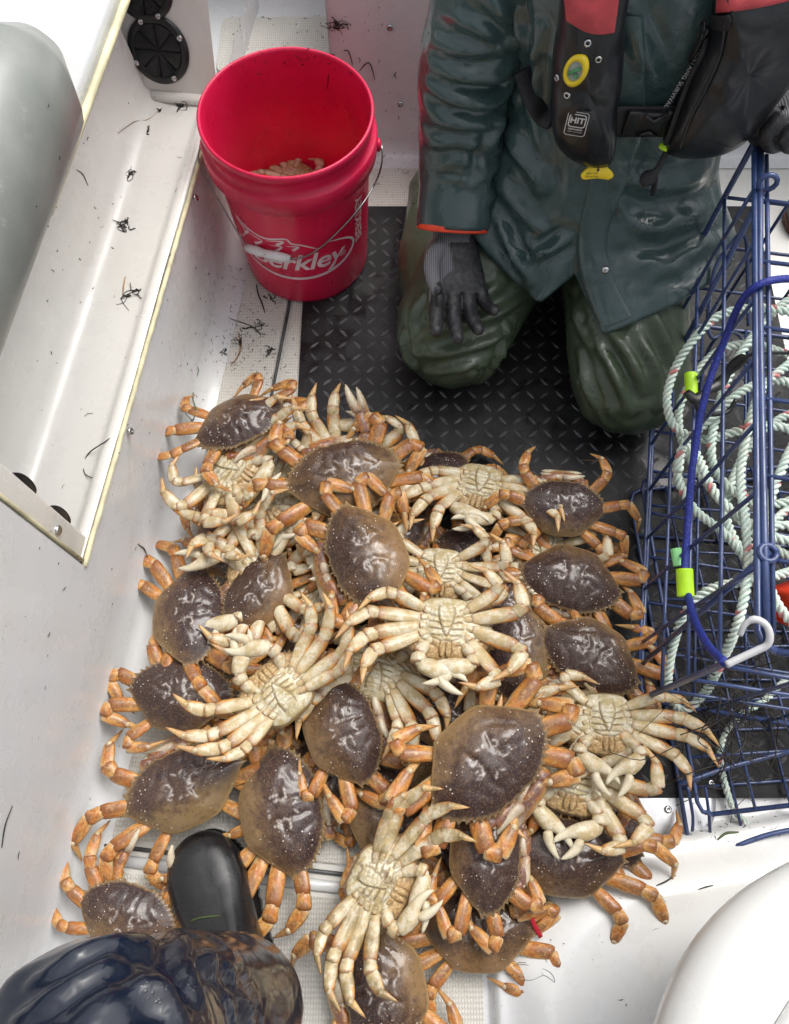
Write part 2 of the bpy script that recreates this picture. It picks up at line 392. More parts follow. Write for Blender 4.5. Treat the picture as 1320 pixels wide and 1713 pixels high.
M_under = m_under('crab_underside'); M_underd = m_under('crab_underside_dirty', True)
M_eye = plain('crab_eye', (.004, .004, .004), .1)
# ================= the boat =================
BO = Vector((-.496, 0, 0)); BA = Vector((.126, .992, 0)); BQ = Vector((-.992, .126, 0))
def B(s, q, z): return BO + BA*s + BQ*q + Vector((0, 0, z))
sea = MB(); sea.face([sea.vert(p) for p in ((-2000, -2000, -.62), (2000, -2000, -.62), (2000, 2000, -.62), (-2000, 2000, -.62))])
tag(sea.build('sea_water', M_water), kind='structure')
def sheet(mb, f, us, vs, m=0, flip=False):
    ids = [[mb.vert(f(u, v)) for v in vs] for u in us]
    for i in range(len(us)-1):
        for j in range(len(vs)-1):
            q = (ids[i][j], ids[i+1][j], ids[i+1][j+1], ids[i][j+1]); mb.face(q[::-1] if flip else q, m)
# cockpit floor: grip panels with smooth margins, a hatch seam
fl = MB(); fl.box((-.75, -1.3, -.05), (1.7, 1.45, -.004)); fl_o = tag(fl.build('cockpit_floor', M_gelw, sm=False), kind='structure')
def panel(name, poly, z=.0, mat=M_grip, th=.004, bev=.0018):
    bm = bmesh.new(); vs = [bm.verts.new((p[0], p[1], z-th)) for p in poly]; f = bm.faces.new(vs)
    r = bmesh.ops.extrude_face_region(bm, geom=[f])
    for g in r['geom']:
        if isinstance(g, bmesh.types.BMVert): g.co.z += th
    bmesh.ops.recalc_face_normals(bm, faces=bm.faces[:])
    tops = [e for e in bm.edges if all(abs(v.co.z-z) < 1e-6 for v in e.verts)]
    bmesh.ops.bevel(bm, geom=tops, offset=bev, segments=2, affect='EDGES')
    mb = MB(); mb.addbm(bm); bm.free(); return tag(hard(mb.build(name, mat)), kind='structure')
def wx(y, off=.035): return -.496 + .127*y + off
seamL, seamR = P(430, 1452), P(640, 1478)
sl = (seamR.y-seamL.y)/(seamR.x-seamL.x)
def sy(x, o=0): return seamL.y + sl*(x-seamL.x) + o
panel('grip_panel',
      [(wx(sy(-.45), .045), sy(-.45, .02)), (.42, sy(.42, .02)), (.42, 1.36), (-.196, 1.36), (-.215, .98), (-.26, .60), (-.262, .58), (wx(.58, .045), .58)], .001)
panel('grip_panel', [(wx(.60, .045), .60), (-.272, .60), (-.227, .98), (-.208, 1.36), (wx(1.36, .045), 1.36)], .001)
panel('grip_panel', [(wx(-1.2, .06), -1.2), (.135, -1.2), (.135, sy(.135, -.03)), (wx(sy(-.45), .045), sy(-.45, -.03))], .001)
# recessed hatch gutter with a dark seal
g = MB()
def gut(x, o, z): return Vector((x, sy(x, o), z))
g.tube([gut(-.50, .006, -.001), gut(.13, .006, -.001)], .0034, 6)
tag(g.build('hatch_seal', M_seal), kind='structure')
g = MB(); g.tube([gut(-.50, -.014, -.001), gut(.14, -.014, -.001)], .009, 8, flat=.55)
tag(g.build('hatch_lip', M_gel), kind='structure')
g = MB(); g.tube([Vector((-.203, 1.36, .0)), Vector((-.2225, .98, .0)), Vector((-.264, .62, .0))], .0032, 6)
tag(g.build('hatch_seal', M_seal), kind='structure')

# port side: wall, pocket, gunwale as one lofted hull liner, split in a near and a far length
def arc(c, r, a0, a1, n=5): return [(c[0]+r*math.cos(R(a0+(a1-a0)*i/n)), c[1]+r*math.sin(R(a0+(a1-a0)*i/n))) for i in range(n+1)]
low = [(-.045, -.003), (-.034, .0015), (-.02, .006), (-.008, .018), (0, .035)]
def profile_sheet(name, prof, s0, s1, mat, ns=24, kind='structure', wob=.0015):
    mb = MB(); us = [s0+(s1-s0)*i/ns for i in range(ns+1)]
    def f(u, v):
        q, z = prof[v]; b = B(u, q, z); k = wob*fbm((u*2, q*3, z*3), 2.0)
        return b + BQ*k
    sheet(mb, f, us, range(len(prof)), flip=True); return mb
top = [(0, .63), (.008, .65), (.022, .68), (.042, .715), (.07, .75), (.10, .775), (.14, .790), (.22, .795)] + arc((.22, .735), .06, 90, 0, 6) + [(.30, .3), (.26, -.3), (.15, -.62)]
ring = top
linerN = profile_sheet('x', low + [(0, .12), (0, .2), (0, .28), (0, .36), (0, .45), (0, .54)] + top, -1.4, .33, M_gel)
linerN.build('side_liner', M_gel); tag(bpy.data.objects['side_liner'], kind='structure')
mb = profile_sheet('x', low + [(0, .12), (0, .2), (0, .255), (0, .268)], .33, 1.62, M_gel); 
o = mb.build('side_wall', M_gel); tag(o, kind='structure')
tray = [(0.004, .280), (.012, .284), (.022, .280), (.030, .268), (.04, .263), (.08, .2615), (.10, .2625), (.122, .267), (.140, .283), (.150, .315), (.160, .42), (.17, .54), (.19, .66)]
mb = profile_sheet('x', tray, .335, 1.285, M_gelw); o = mb.build('side_pocket', M_gelw); tag(o, kind='structure')
mb = profile_sheet('x', [(.19, .655), (.02, .632)] + top, .33, 1.62, M_gel); o = mb.build('gunwale', M_gel); tag(o, kind='structure')
mb = MB(); us = [.33+1.0*i/60 for i in range(61)]
mb.tube([B(u, .001+.0012*fbm((u*30, 0, 0), 1), .274+.001*fbm((u*22, 3, 0), 1)) for u in us], [.0046*(1+.12*fbm((u*40, 5, 0), 1)) for u in us], 8)
mb.tube([B(u, -.001, .629) for u in us[20:]], .006, 8)
mb.tube([B(.336, .001, z) for z in (.285, .40, .5, .62)], .003, 8)
tag(mb.build('foam_edging', M_yel), kind='structure')
# sloping end wall of the pocket
mb = MB()
E0, E1 = 1.265, 1.40
def endw(q, z): return B(E0 + (z-.262)*.42, q, z)
sheet(mb, lambda u, v: endw(u, v), [-.0, .03, .08, .13, .2], [.255, .27, .3, .4, .5, .66])
o = mb.build('pocket_end_wall', M_gelw); tag(o, kind='structure')
mb = MB(); mb.tube([endw(q, .268) + Vector((0, -.004, .0)) for q in (.0, .04, .08, .128)], .012, 8, flat=.8)
tag(mb.build('pocket_fillet', M_gelw), kind='structure')
# near edge strip of the pocket
mb = MB()
def stripM(s0, s1, q0, q1, z0, z1, mb, bev=.003):
    M_ = Matrix(((BA.x, BQ.x, 0, BO.x), (BA.y, BQ.y, 0, BO.y), (0, 0, 1, 0), (0, 0, 0, 1)))
    mb.box((s0, q0, z0), (s1, q1, z1), M_, bev=bev)
stripM(.331, .372, .004, .020, .285, .63, mb)
o = mb.build('rod_holder_strip', M_gelw); tag(o, 'cream strip with two dark slots closing the near end of the side pocket', 'strip')
for z in (.365, .475):
    b = MB(); Mx = Matrix.Translation(B(.374, .012, z)) @ Matrix.Rotation(math.atan2(BA.y, BA.x)+.15, 4, 'Z') @ Matrix.Rotation(R(78), 4, 'X')
    b.lathe([(.001, .002), (.014, .002), (.016, 0), (.02, .001), (.0205, -.004), (.001, -.004)], 24, Mx @ Matrix.Diagonal((.62, 1.25, .6, 1)))
    b.build('rod_slot', M_blk, o)
def screw(p, nrm, r=.006, parent=None, name='screw', slot=True, label=None):
    q = Vector(nrm).to_track_quat('Z', 'Y').to_matrix().to_4x4(); M_ = Matrix.Translation(p) @ q
    b = MB(); b.lathe([(r, -.002), (r, .0004), (r*.86, .0018), (r*.5, .0024), (r*.3, .0012), (.0004, .001)], 20, M_)
    o = b.build(name, M_steel, parent)
    if not parent: tag(o, label, 'screw', 'steel screws in the white boat moulding')
    return o
nin = -BQ
screw(PY(652, 47, 1.404), (0, -1, 0), .0065, label='steel screw in the white far wall, above the other one')
screw(PY(669, 175, 1.404), (0, -1, 0), .0065, label='steel screw low in the white far wall right of the red bucket')
screw(B(1.035, -.007, .262), (nin+Vector((0, 0, .6))), .006, label='steel screw on the yellowed pocket edge beside the bucket')
screw(B(.560, -.007, .262), (nin+Vector((0, 0, .5))), .006, label='steel screw on the yellowed pocket edge with a rust stain beneath')
screw(B(.350, .002, .375), nin, .0075, label='steel screw in the cream strip with dark slots')
# rust stain under that screw: thin film
def grommet(px, py, r, label):
    d = ray(px, py)
    lo, hi = .5, 3.0
    nrm = (endw(.05, .3)-endw(0, .3)).cross(endw(0, .4)-endw(0, .3)).normalized()
    if nrm.y > 0: nrm = -nrm
    p0 = endw(0, .3); t = (p0-cam.location).dot(nrm)/d.dot(nrm); c = cam.location + d*t + nrm*.001
    root = empty('rod_grommet', c, label, 'grommet', 'black star grommets at the far end of the side pocket')
    M_ = nrm.to_track_quat('Z', 'Y').to_matrix().to_4x4()
    b = MB(); b.lathe([(r, 0), (r*1.0, .003), (r*.96, .006), (r*.82, .0075), (r*.76, .006), (r*.755, .003)], 48, M_); b.build('flange', M_blk, root)
    b = MB()
    for k in range(8):                                   # rubber petals meeting in the middle
        a0, a1 = 2*math.pi*k/8+.05, 2*math.pi*(k+1)/8-.05
        ids = []
        for i in range(6):
            rr = r*.77*(1-i/5.4); zz = .0065 - .003*(i/5)**1.5
            ids.append([b.vert(M_ @ Vector((rr*math.cos(a0+(a1-a0)*j/4), rr*math.sin(a0+(a1-a0)*j/4), zz+.002*math.sin(math.pi*j/4)))) for j in range(5)])
        for i in range(5):
            for j in range(4): b.face((ids[i][j], ids[i+1][j], ids[i+1][j+1], ids[i][j+1]))
    b.build('rubber_petals', M_rubmat, root)
    b = MB(); b.lathe([(r*.78, .0022), (.0005, .0021)], 32, M_); b.build('dark_socket', M_hat, root)
    for k in range(4):
        a = R(28+90*k); o_ = screw(M_ @ Vector((r*.88*math.cos(a), r*.88*math.sin(a), .006)), nrm, .0052, root)
grommet(266, 83, .057, 'black star grommet fully in view at the far end of the side pocket')
grommet(238, -24, .055, 'black star grommet cut off by the top of the picture')
# padded bolster on the coaming
root = empty('padded_bolster', B(.3, -.01, .70), 'long grey vinyl padded bolster along the white gunwale', 'bolster')
mb = MB(); rr = []
for i in range(40):
    s = -1.3 + 2.13*i/39; e = min(1, (.835-s)/.05); e = math.sqrt(max(.02, 1-(1-min(1, e))**2))
    ring_ = []
    for j in range(22):
        a = 2*math.pi*j/22; ca, sa = math.cos(a), math.sin(a)
        q = .032 + .055*e*math.copysign(abs(ca)**.8, ca) - .01; z = .705 + .076*e*math.copysign(abs(sa)**.85, sa)
        z += .014*max(0, sa)*ca
        ring_.append(B(s, q + .001*fbm((s*7, a, 0), 1), z)-root.location)
    rr.append(ring_)
mb.rings(rr); mb.build('vinyl_pad', M_bol, root)
# far bulkhead, corner step
FB = MB()
def prof_y(prof, x0, x1, nx, mbb):
    sheet(mbb, lambda u, v: Vector((u, prof[v][0]+.0015*fbm((u*3, v, 1), 1), prof[v][1])), [x0+(x1-x0)*i/nx for i in range(nx+1)], range(len(prof)))
prof_y([(1.36, -.001), (1.385, .002), (1.402, .012), (1.410, .035), (1.412, .2), (1.414, .36), (1.417, .46)] + [(1.417+.05-.05*math.cos(R(a)), .46+.05*math.sin(R(a))) for a in (20, 45, 70, 90)] + [(1.8, .512), (2.6, .5)], -.13, 1.75, 30, FB)
tag(FB.build('far_bulkhead', M_gel), kind='structure')
mb = MB()
def step(x, y):
    a = max(0, min(1, (x+.50)/.03)); 
    return Vector((x, y, .20))
prof = [(1.375, -.001), (1.388, .006), (1.395, .02), (1.397, .16), (1.40, .185), (1.41, .197), (1.43, .2), (1.62, .2), (1.65, .205), (1.665, .22), (1.672, .25), (1.68, .5), (1.70, .60)]
sheet(mb, lambda u, v: Vector((u, prof[v][0], prof[v][1])), [-.60, -.5, -.4, -.3, -.2, -.115], range(len(prof)))
sheet(mb, lambda u, v: Vector((-.13+[.0, .0, .012][v] , 1.405+u, [.18, .5, .51][v])), [0, .1, .2, .3], [0, 1, 2])
tag(mb.build('corner_step', M_gel), kind='structure')
a_, b_, c_, d_ = P(372, 28, .203), P(583, 28, .203), P(592, 132, .203), P(360, 122, .203)
def rounded(poly, r=.03, n=5):
    out = []
    for i, p in enumerate(poly):
        p = Vector(p[:2]); a = Vector(poly[i-1][:2]); b = Vector(poly[(i+1) % len(poly)][:2])
        u = (a-p).normalized()*r; v = (b-p).normalized()*r
        for k in range(n+1):
            t = k/n; out.append((p+u)*(1-t)**2 + p*2*t*(1-t) + (p+v)*t*t)
    return out
panel('step_grip_panel', rounded([d_, c_, b_, a_], .025), .204)
# starboard side + aft, out of the frame but part of the place
mb = MB(); pr = [(0, 0), (0, .5)] + [(.0, .62), (.04, .70), (.2, .72), (.3, .6), (.3, -.6)]
sheet(mb, lambda u, v: Vector((1.35-.127*0+pr[v][0], u, pr[v][1])), [-1.3, -.3, .7, 1.9], range(len(pr)))
tag(mb.build('starboard_side', M_gel), kind='structure')
# ================= seat base moulding, lower right =================
def sstep(x, a, b):
    t = max(0, min(1, (x-a)/(b-a))); return t*t*(3-2*t)
def mould_h(x, y):
    # rounded corner region: inside x > .146 and below the curved front
    front = -.055 + .05*sstep(x, .3, .75) - .17*max(0, 1-(x-.146)/.26)**2.2
    dx = x-.146; dy = front-y
    d = min(dx, dy) if min(dx, dy) < .0 else (dx*dy)/(math.hypot(dx, dy)+1e-6)*1.25
    if d < 0: return -.003 + 0*d
    d2 = max(0, d)
    h = .004 + .026*sstep(d2, 0, .012) + .030*sstep(d2, .02, .10) + .17*sstep(d2, .10, .55)
    h += .006*math.exp(-((dx-.04-.35*max(0, -y-.2))/.03)**2)*sstep(d2, .01, .05)
    return h
mb = MB(); N = 110
sheet(mb, lambda u, v: Vector((u, v, mould_h(u, v))), [.135+(1.2-.135)*(i/N)**1.3 for i in range(N+1)], [.03-.95*(j/N)**1.2 for j in range(N+1)], flip=True)
o = tag(mb.build('seat_base_moulding', M_gel), kind='structure')
# big rounded white seat
root = empty('moulded_seat', (.62, -.36, .25), 'smooth white rounded seat rising in the lower right corner', 'seat')
mb = MB()
def seat_shell(z0, z1, grow, mb, rnd=.06):
    cx, cy = .58, -.37
    out = []
    for j in range(72):
        a = 2*math.pi*j/72; ca, sa = math.cos(a), math.sin(a)
        out.append(Vector((cx+(.335+grow)*math.copysign(abs(ca)**.95, ca), cy+(.335+grow)*math.copysign(abs(sa)**.95, sa), 0)))
    rings_ = []; n = 7; c0 = Vector((cx, cy, 0))
    prof = [(.72 if z0 < .3 else .96, z0), (.80 if z0 < .3 else 1, z0+.012)] + [(1 if z0 > .3 else .97, z0+(z1-z0-rnd)*.8)] + [(1-(rnd/.3)*(1-math.cos(R(90*k/n))), z1-rnd+rnd*math.sin(R(90*k/n))) for k in range(n+1)] + [(.5, z1+.004), (.02, z1+.005)]
    for s, z in prof: rings_.append([c0+(p-c0)*s+Vector((0, 0, z))-root.location for p in out])
    mb.rings(rings_)
seat_shell(.20, .46, .0, mb, .06); mb.build('pedestal_shell', M_seat, root)
mb = MB(); seat_shell(.452, .478, -.075, mb, .015); mb.build('cushion', M_seat, root)
# round aluminium base plate on the floor
pc = P(1118, 1338, .0)
root = empty('floor_plate', pc, 'small rounded aluminium plate with a cross head screw beside the black mat', 'plate')
mb = MB(); mb.lathe([(.001, .006), (.06, .006), (.068, .0045), (.071, 0)], 48, Matrix.Scale(1.1, 4, (1, 0, 0))); mb.build('plate_disc', M_alu, root)
screw(P(1118, 1354, .008)-Vector(pc), (0, 0, 1), .006, root); screw(P(1190, 1310, .008)-Vector(pc), (0, 0, 1), .006, root)
# ================= diamond tread mat =================
mx0, mx1 = -.193, .80
my0, my1 = P(1200, 1335).y, P(660, 349).y
mb = MB(); mb.box((mx0, my0, .0025), (mx1, my1, .0085), bev=.0015)
rnd = random.Random(4); pitch = .0290
ny = int((my1-my0)/pitch); nx = int((mx1-mx0)/pitch)
for i in range(1, nx):
    for j in range(1, ny):
        x = mx0 + i*pitch; y = my0 + j*pitch
        a = R(38) if (i+j) % 2 else R(-52)
        a += .03
        ca, sa = math.cos(a), math.sin(a); L, Wd, H = .0128, .0034, .0022
        v = [(-L, 0, 0), (-L*.5, -Wd*.8, 0), (0, -Wd, 0), (L*.5, -Wd*.8, 0), (L, 0, 0), (L*.5, Wd*.8, 0), (0, Wd, 0), (-L*.5, Wd*.8, 0), (-L*.55, 0, H*.75), (0, 0, H), (L*.55, 0, H*.75)]
        k = [mb.vert((x+p[0]*ca-p[1]*sa, y+p[0]*sa+p[1]*ca, .0084+p[2])) for p in v]
        for f in ((0, 1, 8), (1, 2, 9, 8), (2, 3, 10, 9), (3, 4, 10), (4, 5, 10), (5, 6, 9, 10), (6, 7, 8, 9), (7, 0, 8)): mb.face([k[q] for q in f], 1)
o = hard(mb.build('tread_mat', [M_rubmat, M_tread]), 60)
tag(o, 'black rubber mat with raised diamond tread under the kneeling person', 'mat')
from mathutils.bvhtree import BVHTree
def bvh_of(objs):
    vs, fs = [], []
    for o in (objs if isinstance(objs, (list, tuple)) else [objs]):
        k = len(vs); bpy.context.view_layer.update(); mw = o.matrix_world
        vs += [mw @ v.co for v in o.data.vertices]; fs += [[k+i for i in p.vertices] for p in o.data.polygons]
    return BVHTree.FromPolygons(vs, fs)
def hit(bv, px, py, off=0.0):
    d = ray(px, py).normalized(); r = bv.ray_cast(cam.location, d)
    if r[0] is None: return None, None
    n = r[1] if r[1].dot(d) < 0 else -r[1]
    return r[0]+n*off, n
def text_mesh(body, size, shear=0.0, offset=0.0, extrude=0.0, spacing=1.0, align='CENTER'):
    cu = bpy.data.curves.new('t', 'FONT'); cu.body = body; cu.size = size; cu.shear = shear; cu.offset = offset; cu.extrude = extrude
    cu.space_character = spacing; cu.align_x = align; cu.align_y = 'CENTER'; cu.resolution_u = 3; cu.fill_mode = 'FRONT' if not extrude else 'BOTH'
    o = bpy.data.objects.new('t', cu); C.objects.link(o); bpy.context.view_layer.update()
    me = bpy.data.meshes.new_from_object(o.evaluated_get(bpy.context.evaluated_depsgraph_get()))
    vs = [v.co.copy() for v in me.vertices]; fs = [tuple(p.vertices) for p in me.polygons]
    bpy.data.objects.remove(o); bpy.data.curves.remove(cu); bpy.data.meshes.remove(me); return vs, fs
def ribbon(pts, w):
    pts = [Vector((*p, 0)) for p in pts]; vs = []; fs = []
    for i, p in enumerate(pts):
        t = (pts[min(i+1, len(pts)-1)]-pts[max(0, i-1)]).normalized(); n = Vector((-t.y, t.x, 0)); ww = w[i] if hasattr(w, '__len__') else w
        vs += [p+n*ww, p-n*ww]
    for i in range(len(pts)-1): fs.append((2*i, 2*i+1, 2*i+3, 2*i+2))
    return vs, fs
# ================= bucket =================
BX, BY = -.187, 1.113
root = empty('bucket', (BX, BY, .0026), 'bright red plastic bucket with white printing and wire bail beside the black mat', 'bucket')
pr = [(.001, .004), (.122, .004), (.127, .008), (.1285, .016), (.1325, .10), (.1375, .20), (.1415, .275), (.1435, .283), (.153, .2845), (.1555, .288), (.157, .305), (.1565, .322), (.154, .3255), (.1475, .327),
      (.1470, .335), (.1480, .355), (.1505, .357), (.1525, .361), (.1525, .368), (.150, .3715), (.147, .3705), (.1455, .366), (.1435, .34), (.140, .27), (.134, .15), (.126, .02), (.12, .012), (.001, .011)]
mb = MB(); mb.lathe(pr, 96); body = mb.build('bucket_shell', M_bucket, root)
bb = bvh_of(body)
def brad(z): return float(np.interp(z, [.008, .10, .20, .275], [.127, .1325, .1375, .1415]))
def wrap(vs, fs, th0, z0, m=0, mb=None, lift=.0007, rot=0.0):
    k = len(mb.v)
    for v in vs:
        x = v.x*math.cos(rot)-v.y*math.sin(rot); y = v.x*math.sin(rot)+v.y*math.cos(rot)
        z = z0+y; r = brad(z)+lift; th = th0+x/r
        mb.vert((r*math.cos(th), r*math.sin(th), z))
    for f in fs: mb.face([k+i for i in f], m)
p, n_ = hit(bb, 499, 431); th0 = math.atan2(p.y-BY, p.x-BX); z0 = p.z-.0026-.018; th0 -= .06
lg = MB()
vs, fs = text_mesh('Berkley', .066, .28, .0012, spacing=.95); wrap(vs, fs, th0, z0, mb=lg)
vs, fs = text_mesh('\u00ae', .02, 0, 0); wrap([v+Vector((.098, -.006, 0)) for v in vs], fs, th0, z0, mb=lg)
def subd(vs, fs): return vs, fs
el = [(.128*math.cos(R(a)), .052*math.sin(R(a))+.004) for a in np.linspace(-205, 60, 46)]
vs, fs = ribbon(el, [.0008+.0030*math.sin(math.pi*i/45)**.7 for i in range(46)]); wrap(vs, fs, th0, z0, mb=lg)
fish = [(-.118, .018), (-.10, .05), (-.118, .078), (-.085, .066), (-.05, .062), (-.01, .072), (.0, .060), (.02, .054), (.05, .036)]
fp = smooth([(*q, 0) for q in fish], 50); vs, fs = ribbon([(q.x, q.y) for q in fp], [.0012+.0014*math.sin(math.pi*i/49) for i in range(50)]); wrap(vs, fs, th0, z0, mb=lg)
for a, b, c in [((-.095, .055), (-.06, .050), (-.08, .030)), ((-.05, .056), (-.015, .064), (-.03, .050)), ((-.045, .045), (-.02, .048), (-.035, .030)), ((-.01, .052), (.012, .050), (.0, .040)), ((-.112, .068), (-.09, .060), (-.1, .045))]:
    fp = smooth([(*a, 0), (*b, 0), (*c, 0)], 12); vs, fs = ribbon([(q.x, q.y) for q in fp], [.0004+.003*(i/11) for i in range(12)]); wrap(vs, fs, th0, z0, mb=lg)
# fine vertical print at the right edge of the bucket
vs, fs = text_mesh('BERKLEY', .03, 0, .0006); wrap(vs, fs, th0+R(62), z0+.05, mb=lg, rot=R(90))
lg.build('printed_logo', M_print, root, sm=False)
# bail: ears, wire, grip
for sx in (-1, 1):
    b = MB(); b.ball((sx*.1585, -.0, .296), .012, 12, 8, sc=(.45, 1, 1)); b.build('ear', M_bucket, root)
def hb(px, py, off):
    q, n = hit(bb, px, py, off)
    return q - root.location if q else None
grip = [hb(419, 408, .011), hb(452, 417, .012), hb(487, 425, .011)]
e0, e1 = Vector((-.164, 0, .296)), Vector((.164, 0, .296))
lw = [e0, e0+Vector((.000, -.03, -.03)), hb(367, 330, .010), hb(390, 375, .008), grip[0]]
rw = [grip[2], hb(512, 424, .006), hb(545, 400, .007), hb(590, 350, .009), hb(615, 305, .014), e1+Vector((0, -.02, -.02)), e1]
b = MB(); b.tube(smooth([q for q in lw if q], 24), .0017, 8); b.tube(smooth([q for q in rw if q], 30), .0017, 8); b.build('bail_wire', M_wire, root)
b = MB(); gp = smooth(grip, 12); b.tube(gp, [.0065, .0085] + [.0088]*3 + [.0078, .0078] + [.0088]*3 + [.0085, .0065], 14); b.build('handle_grip', M_grip_w, root)
# ================= kneeling person =================
def loftseg(mb, pts, rads, n=20, up=(0, 0, 1), flats=None, sub=6):
    ps = smooth(pts, (len(pts)-1)*sub+1); k = np.linspace(0, len(pts)-1, len(ps))
    rr = np.interp(k, range(len(pts)), rads); fl = np.interp(k, range(len(pts)), flats) if flats is not None else np.ones(len(ps))
    u = Vector(up); rings = []
    for i, p in enumerate(ps):
        t = (ps[min(i+1, len(ps)-1)]-ps[max(i-1, 0)]).normalized(); u = (u-t*u.dot(t)).normalized(); b = t.cross(u)
        rings.append([p+b*rr[i]*math.cos(2*math.pi*j/n)+u*rr[i]*fl[i]*math.sin(2*math.pi*j/n) for j in range(n)])
    # round the ends
    def cap(r, c, d, f): return [[c+(q-c)*math.cos(R(a))+d*f*math.sin(R(a)) for q in r] for a in (35, 65, 85)]
    d0 = (ps[0]-ps[1]).normalized(); d1 = (ps[-1]-ps[-2]).normalized()
    rings = cap(rings[0], ps[0], d0, rr[0]*.9)[::-1] + rings + cap(rings[-1], ps[-1], d1, rr[-1]*.9)
    mb.rings(rings)
def remesh(o, vox, it=2, fac=.5):
    m = o.modifiers.new('r', 'REMESH'); m.mode = 'VOXEL'; m.voxel_size = vox; m.use_smooth_shade = True
    if it: s = o.modifiers.new('s', 'SMOOTH'); s.iterations = it; s.factor = fac
    return bake(o)
def np_verts(o):
    n = len(o.data.vertices); a = np.empty(n*3); o.data.vertices.foreach_get('co', a); a = a.reshape(-1, 3)
    b = np.empty(n*3); o.data.vertices.foreach_get('normal', b); return a, b.reshape(-1, 3)
def set_verts(o, a): o.data.vertices.foreach_set('co', a.ravel()); o.data.update()
def polydist(P_, pl):
    best = np.full(len(P_), 9.0)
    for a, b in zip(pl, pl[1:]):
        a = np.array(a); d = np.array(b)-a; L = d @ d + 1e-12
        t = np.clip((P_-a) @ d/L, 0, 1); best = np.minimum(best, np.linalg.norm(P_-a-t[:, None]*d, axis=1))
    return best
def folds(o, flist, noise_amp=.004, sc=9, seed=0, warp=(1, 1, 1), gain=1.0):
    """raise cloth folds along polylines that lie on the surface: (points px, amp, width)"""
    bv = bvh_of(o); a, n = np_verts(o); disp = np.zeros(len(a))
    for pts, amp, wd in flist:
        pl = []
        for q in pts:
            h_, _ = hit(bv, *q) if len(q) == 2 else (Vector(q), None)
            if h_ is not None: pl.append(h_ - o.matrix_world.translation)
        if len(pl) < 2: continue
        pl = smooth(pl, 14) if len(pl) > 2 else pl
        d = polydist(a, pl)
        e0 = np.linalg.norm(a-np.array(pl[0]), axis=1); e1 = np.linalg.norm(a-np.array(pl[-1]), axis=1)
        L = sum((Vector(x)-Vector(y)).length for x, y in zip(pl, pl[1:])); tp = np.clip(np.minimum(e0, e1)/(L*.3), 0, 1)**.6
        disp += gain*amp*tp*(.75*np.exp(-(d/(wd*.8))**1.35) + .35*np.exp(-(d/wd)**2) - .5*np.exp(-((d-1.7*wd)/(wd*.8))**2))
    for i in range(len(a)):
        q = Vector((a[i][0]*warp[0]*sc, a[i][1]*warp[1]*sc, a[i][2]*warp[2]*sc+seed))
        r = (1-min(1, 2.2*abs(noise.noise(q))))**1.6; disp[i] += noise_amp*1.5*(r-.4) + noise_amp*.5*noise.noise(q*2.6)
    set_verts(o, a+n*disp[:, None])
person = empty('person', (.32, 1.05, .0085), 'kneeling person in green rain gear and black inflatable vest on the black mat', 'person')
PO = Vector(person.location)
def rel(pts): return [Vector(p)-PO for p in pts]
# body: one continuous skinned figure
def skinned(name, J, E_, mat, parent, root=0, sub=2):
    me = bpy.data.meshes.new(name); me.from_pydata([tuple(j[0]) for j in J], E_, []); o = bpy.data.objects.new(name, me); C.objects.link(o); o.parent = parent
    o.modifiers.new('k', 'SKIN'); me.skin_vertices
    for i, j in enumerate(J):
        sv = me.skin_vertices[0].data[i]; sv.radius = (j[1], j[1] if len(j) < 3 else j[2]); sv.use_root = (i == root)
    s = o.modifiers.new('u', 'SUBSURF'); s.levels = s.render_levels = sub
    me.materials.append(mat); bake(o); o.data.polygons.foreach_set('use_smooth', [True]*len(o.data.polygons)); return o
J = [(p, *r) for p, *r in [((.33, 1.08, .24), .12, .10), ((.34, 1.08, .42), .115, .09), ((.34, 1.09, .62), .13, .10), ((.34, 1.09, .76), .09, .07), ((.34, 1.07, .86), .050, .050), ((.34, 1.04, .94), .070, .078), ((.34, 1.02, 1.02), .075, .085), ((.34, 1.02, 1.07), .045, .05),
     ((.17, 1.08, .73), .050), ((.112, 1.05, .47), .040), ((.112, .975, .27), .028),
     ((.51, 1.08, .73), .050), ((.74, 1.06, .60), .040), ((.66, .95, .555), .028),
     ((.25, 1.06, .22), .075), ((.12, .84, .105), .050), ((.13, 1.22, .075), .038), ((.14, 1.30, .05), .030),
     ((.41, 1.06, .22), .075), ((.435, .735, .105), .050), ((.47, 1.12, .075), .038), ((.48, 1.22, .05), .030), ((.34, .935, 1.0), .012, .012)]]
J = [(Vector(p)-PO, *r) for p, *r in J]
E_ = [(0, 1), (1, 2), (2, 3), (3, 4), (4, 5), (5, 6), (6, 7), (3, 8), (8, 9), (9, 10), (3, 11), (11, 12), (12, 13), (0, 14), (14, 15), (15, 16), (16, 17), (0, 18), (18, 19), (19, 20), (20, 21), (5, 22)]
body = skinned('body', J, E_, M_skin, person)
b = MB(); b.lathe([(.108, -.02), (.112, .0), (.110, .05), (.09, .09), (.05, .115), (.001, .12)], 32, Matrix.Translation(Vector((.34, 1.03, 1.04))-PO)); b.build('knit_cap', M_hat, person)
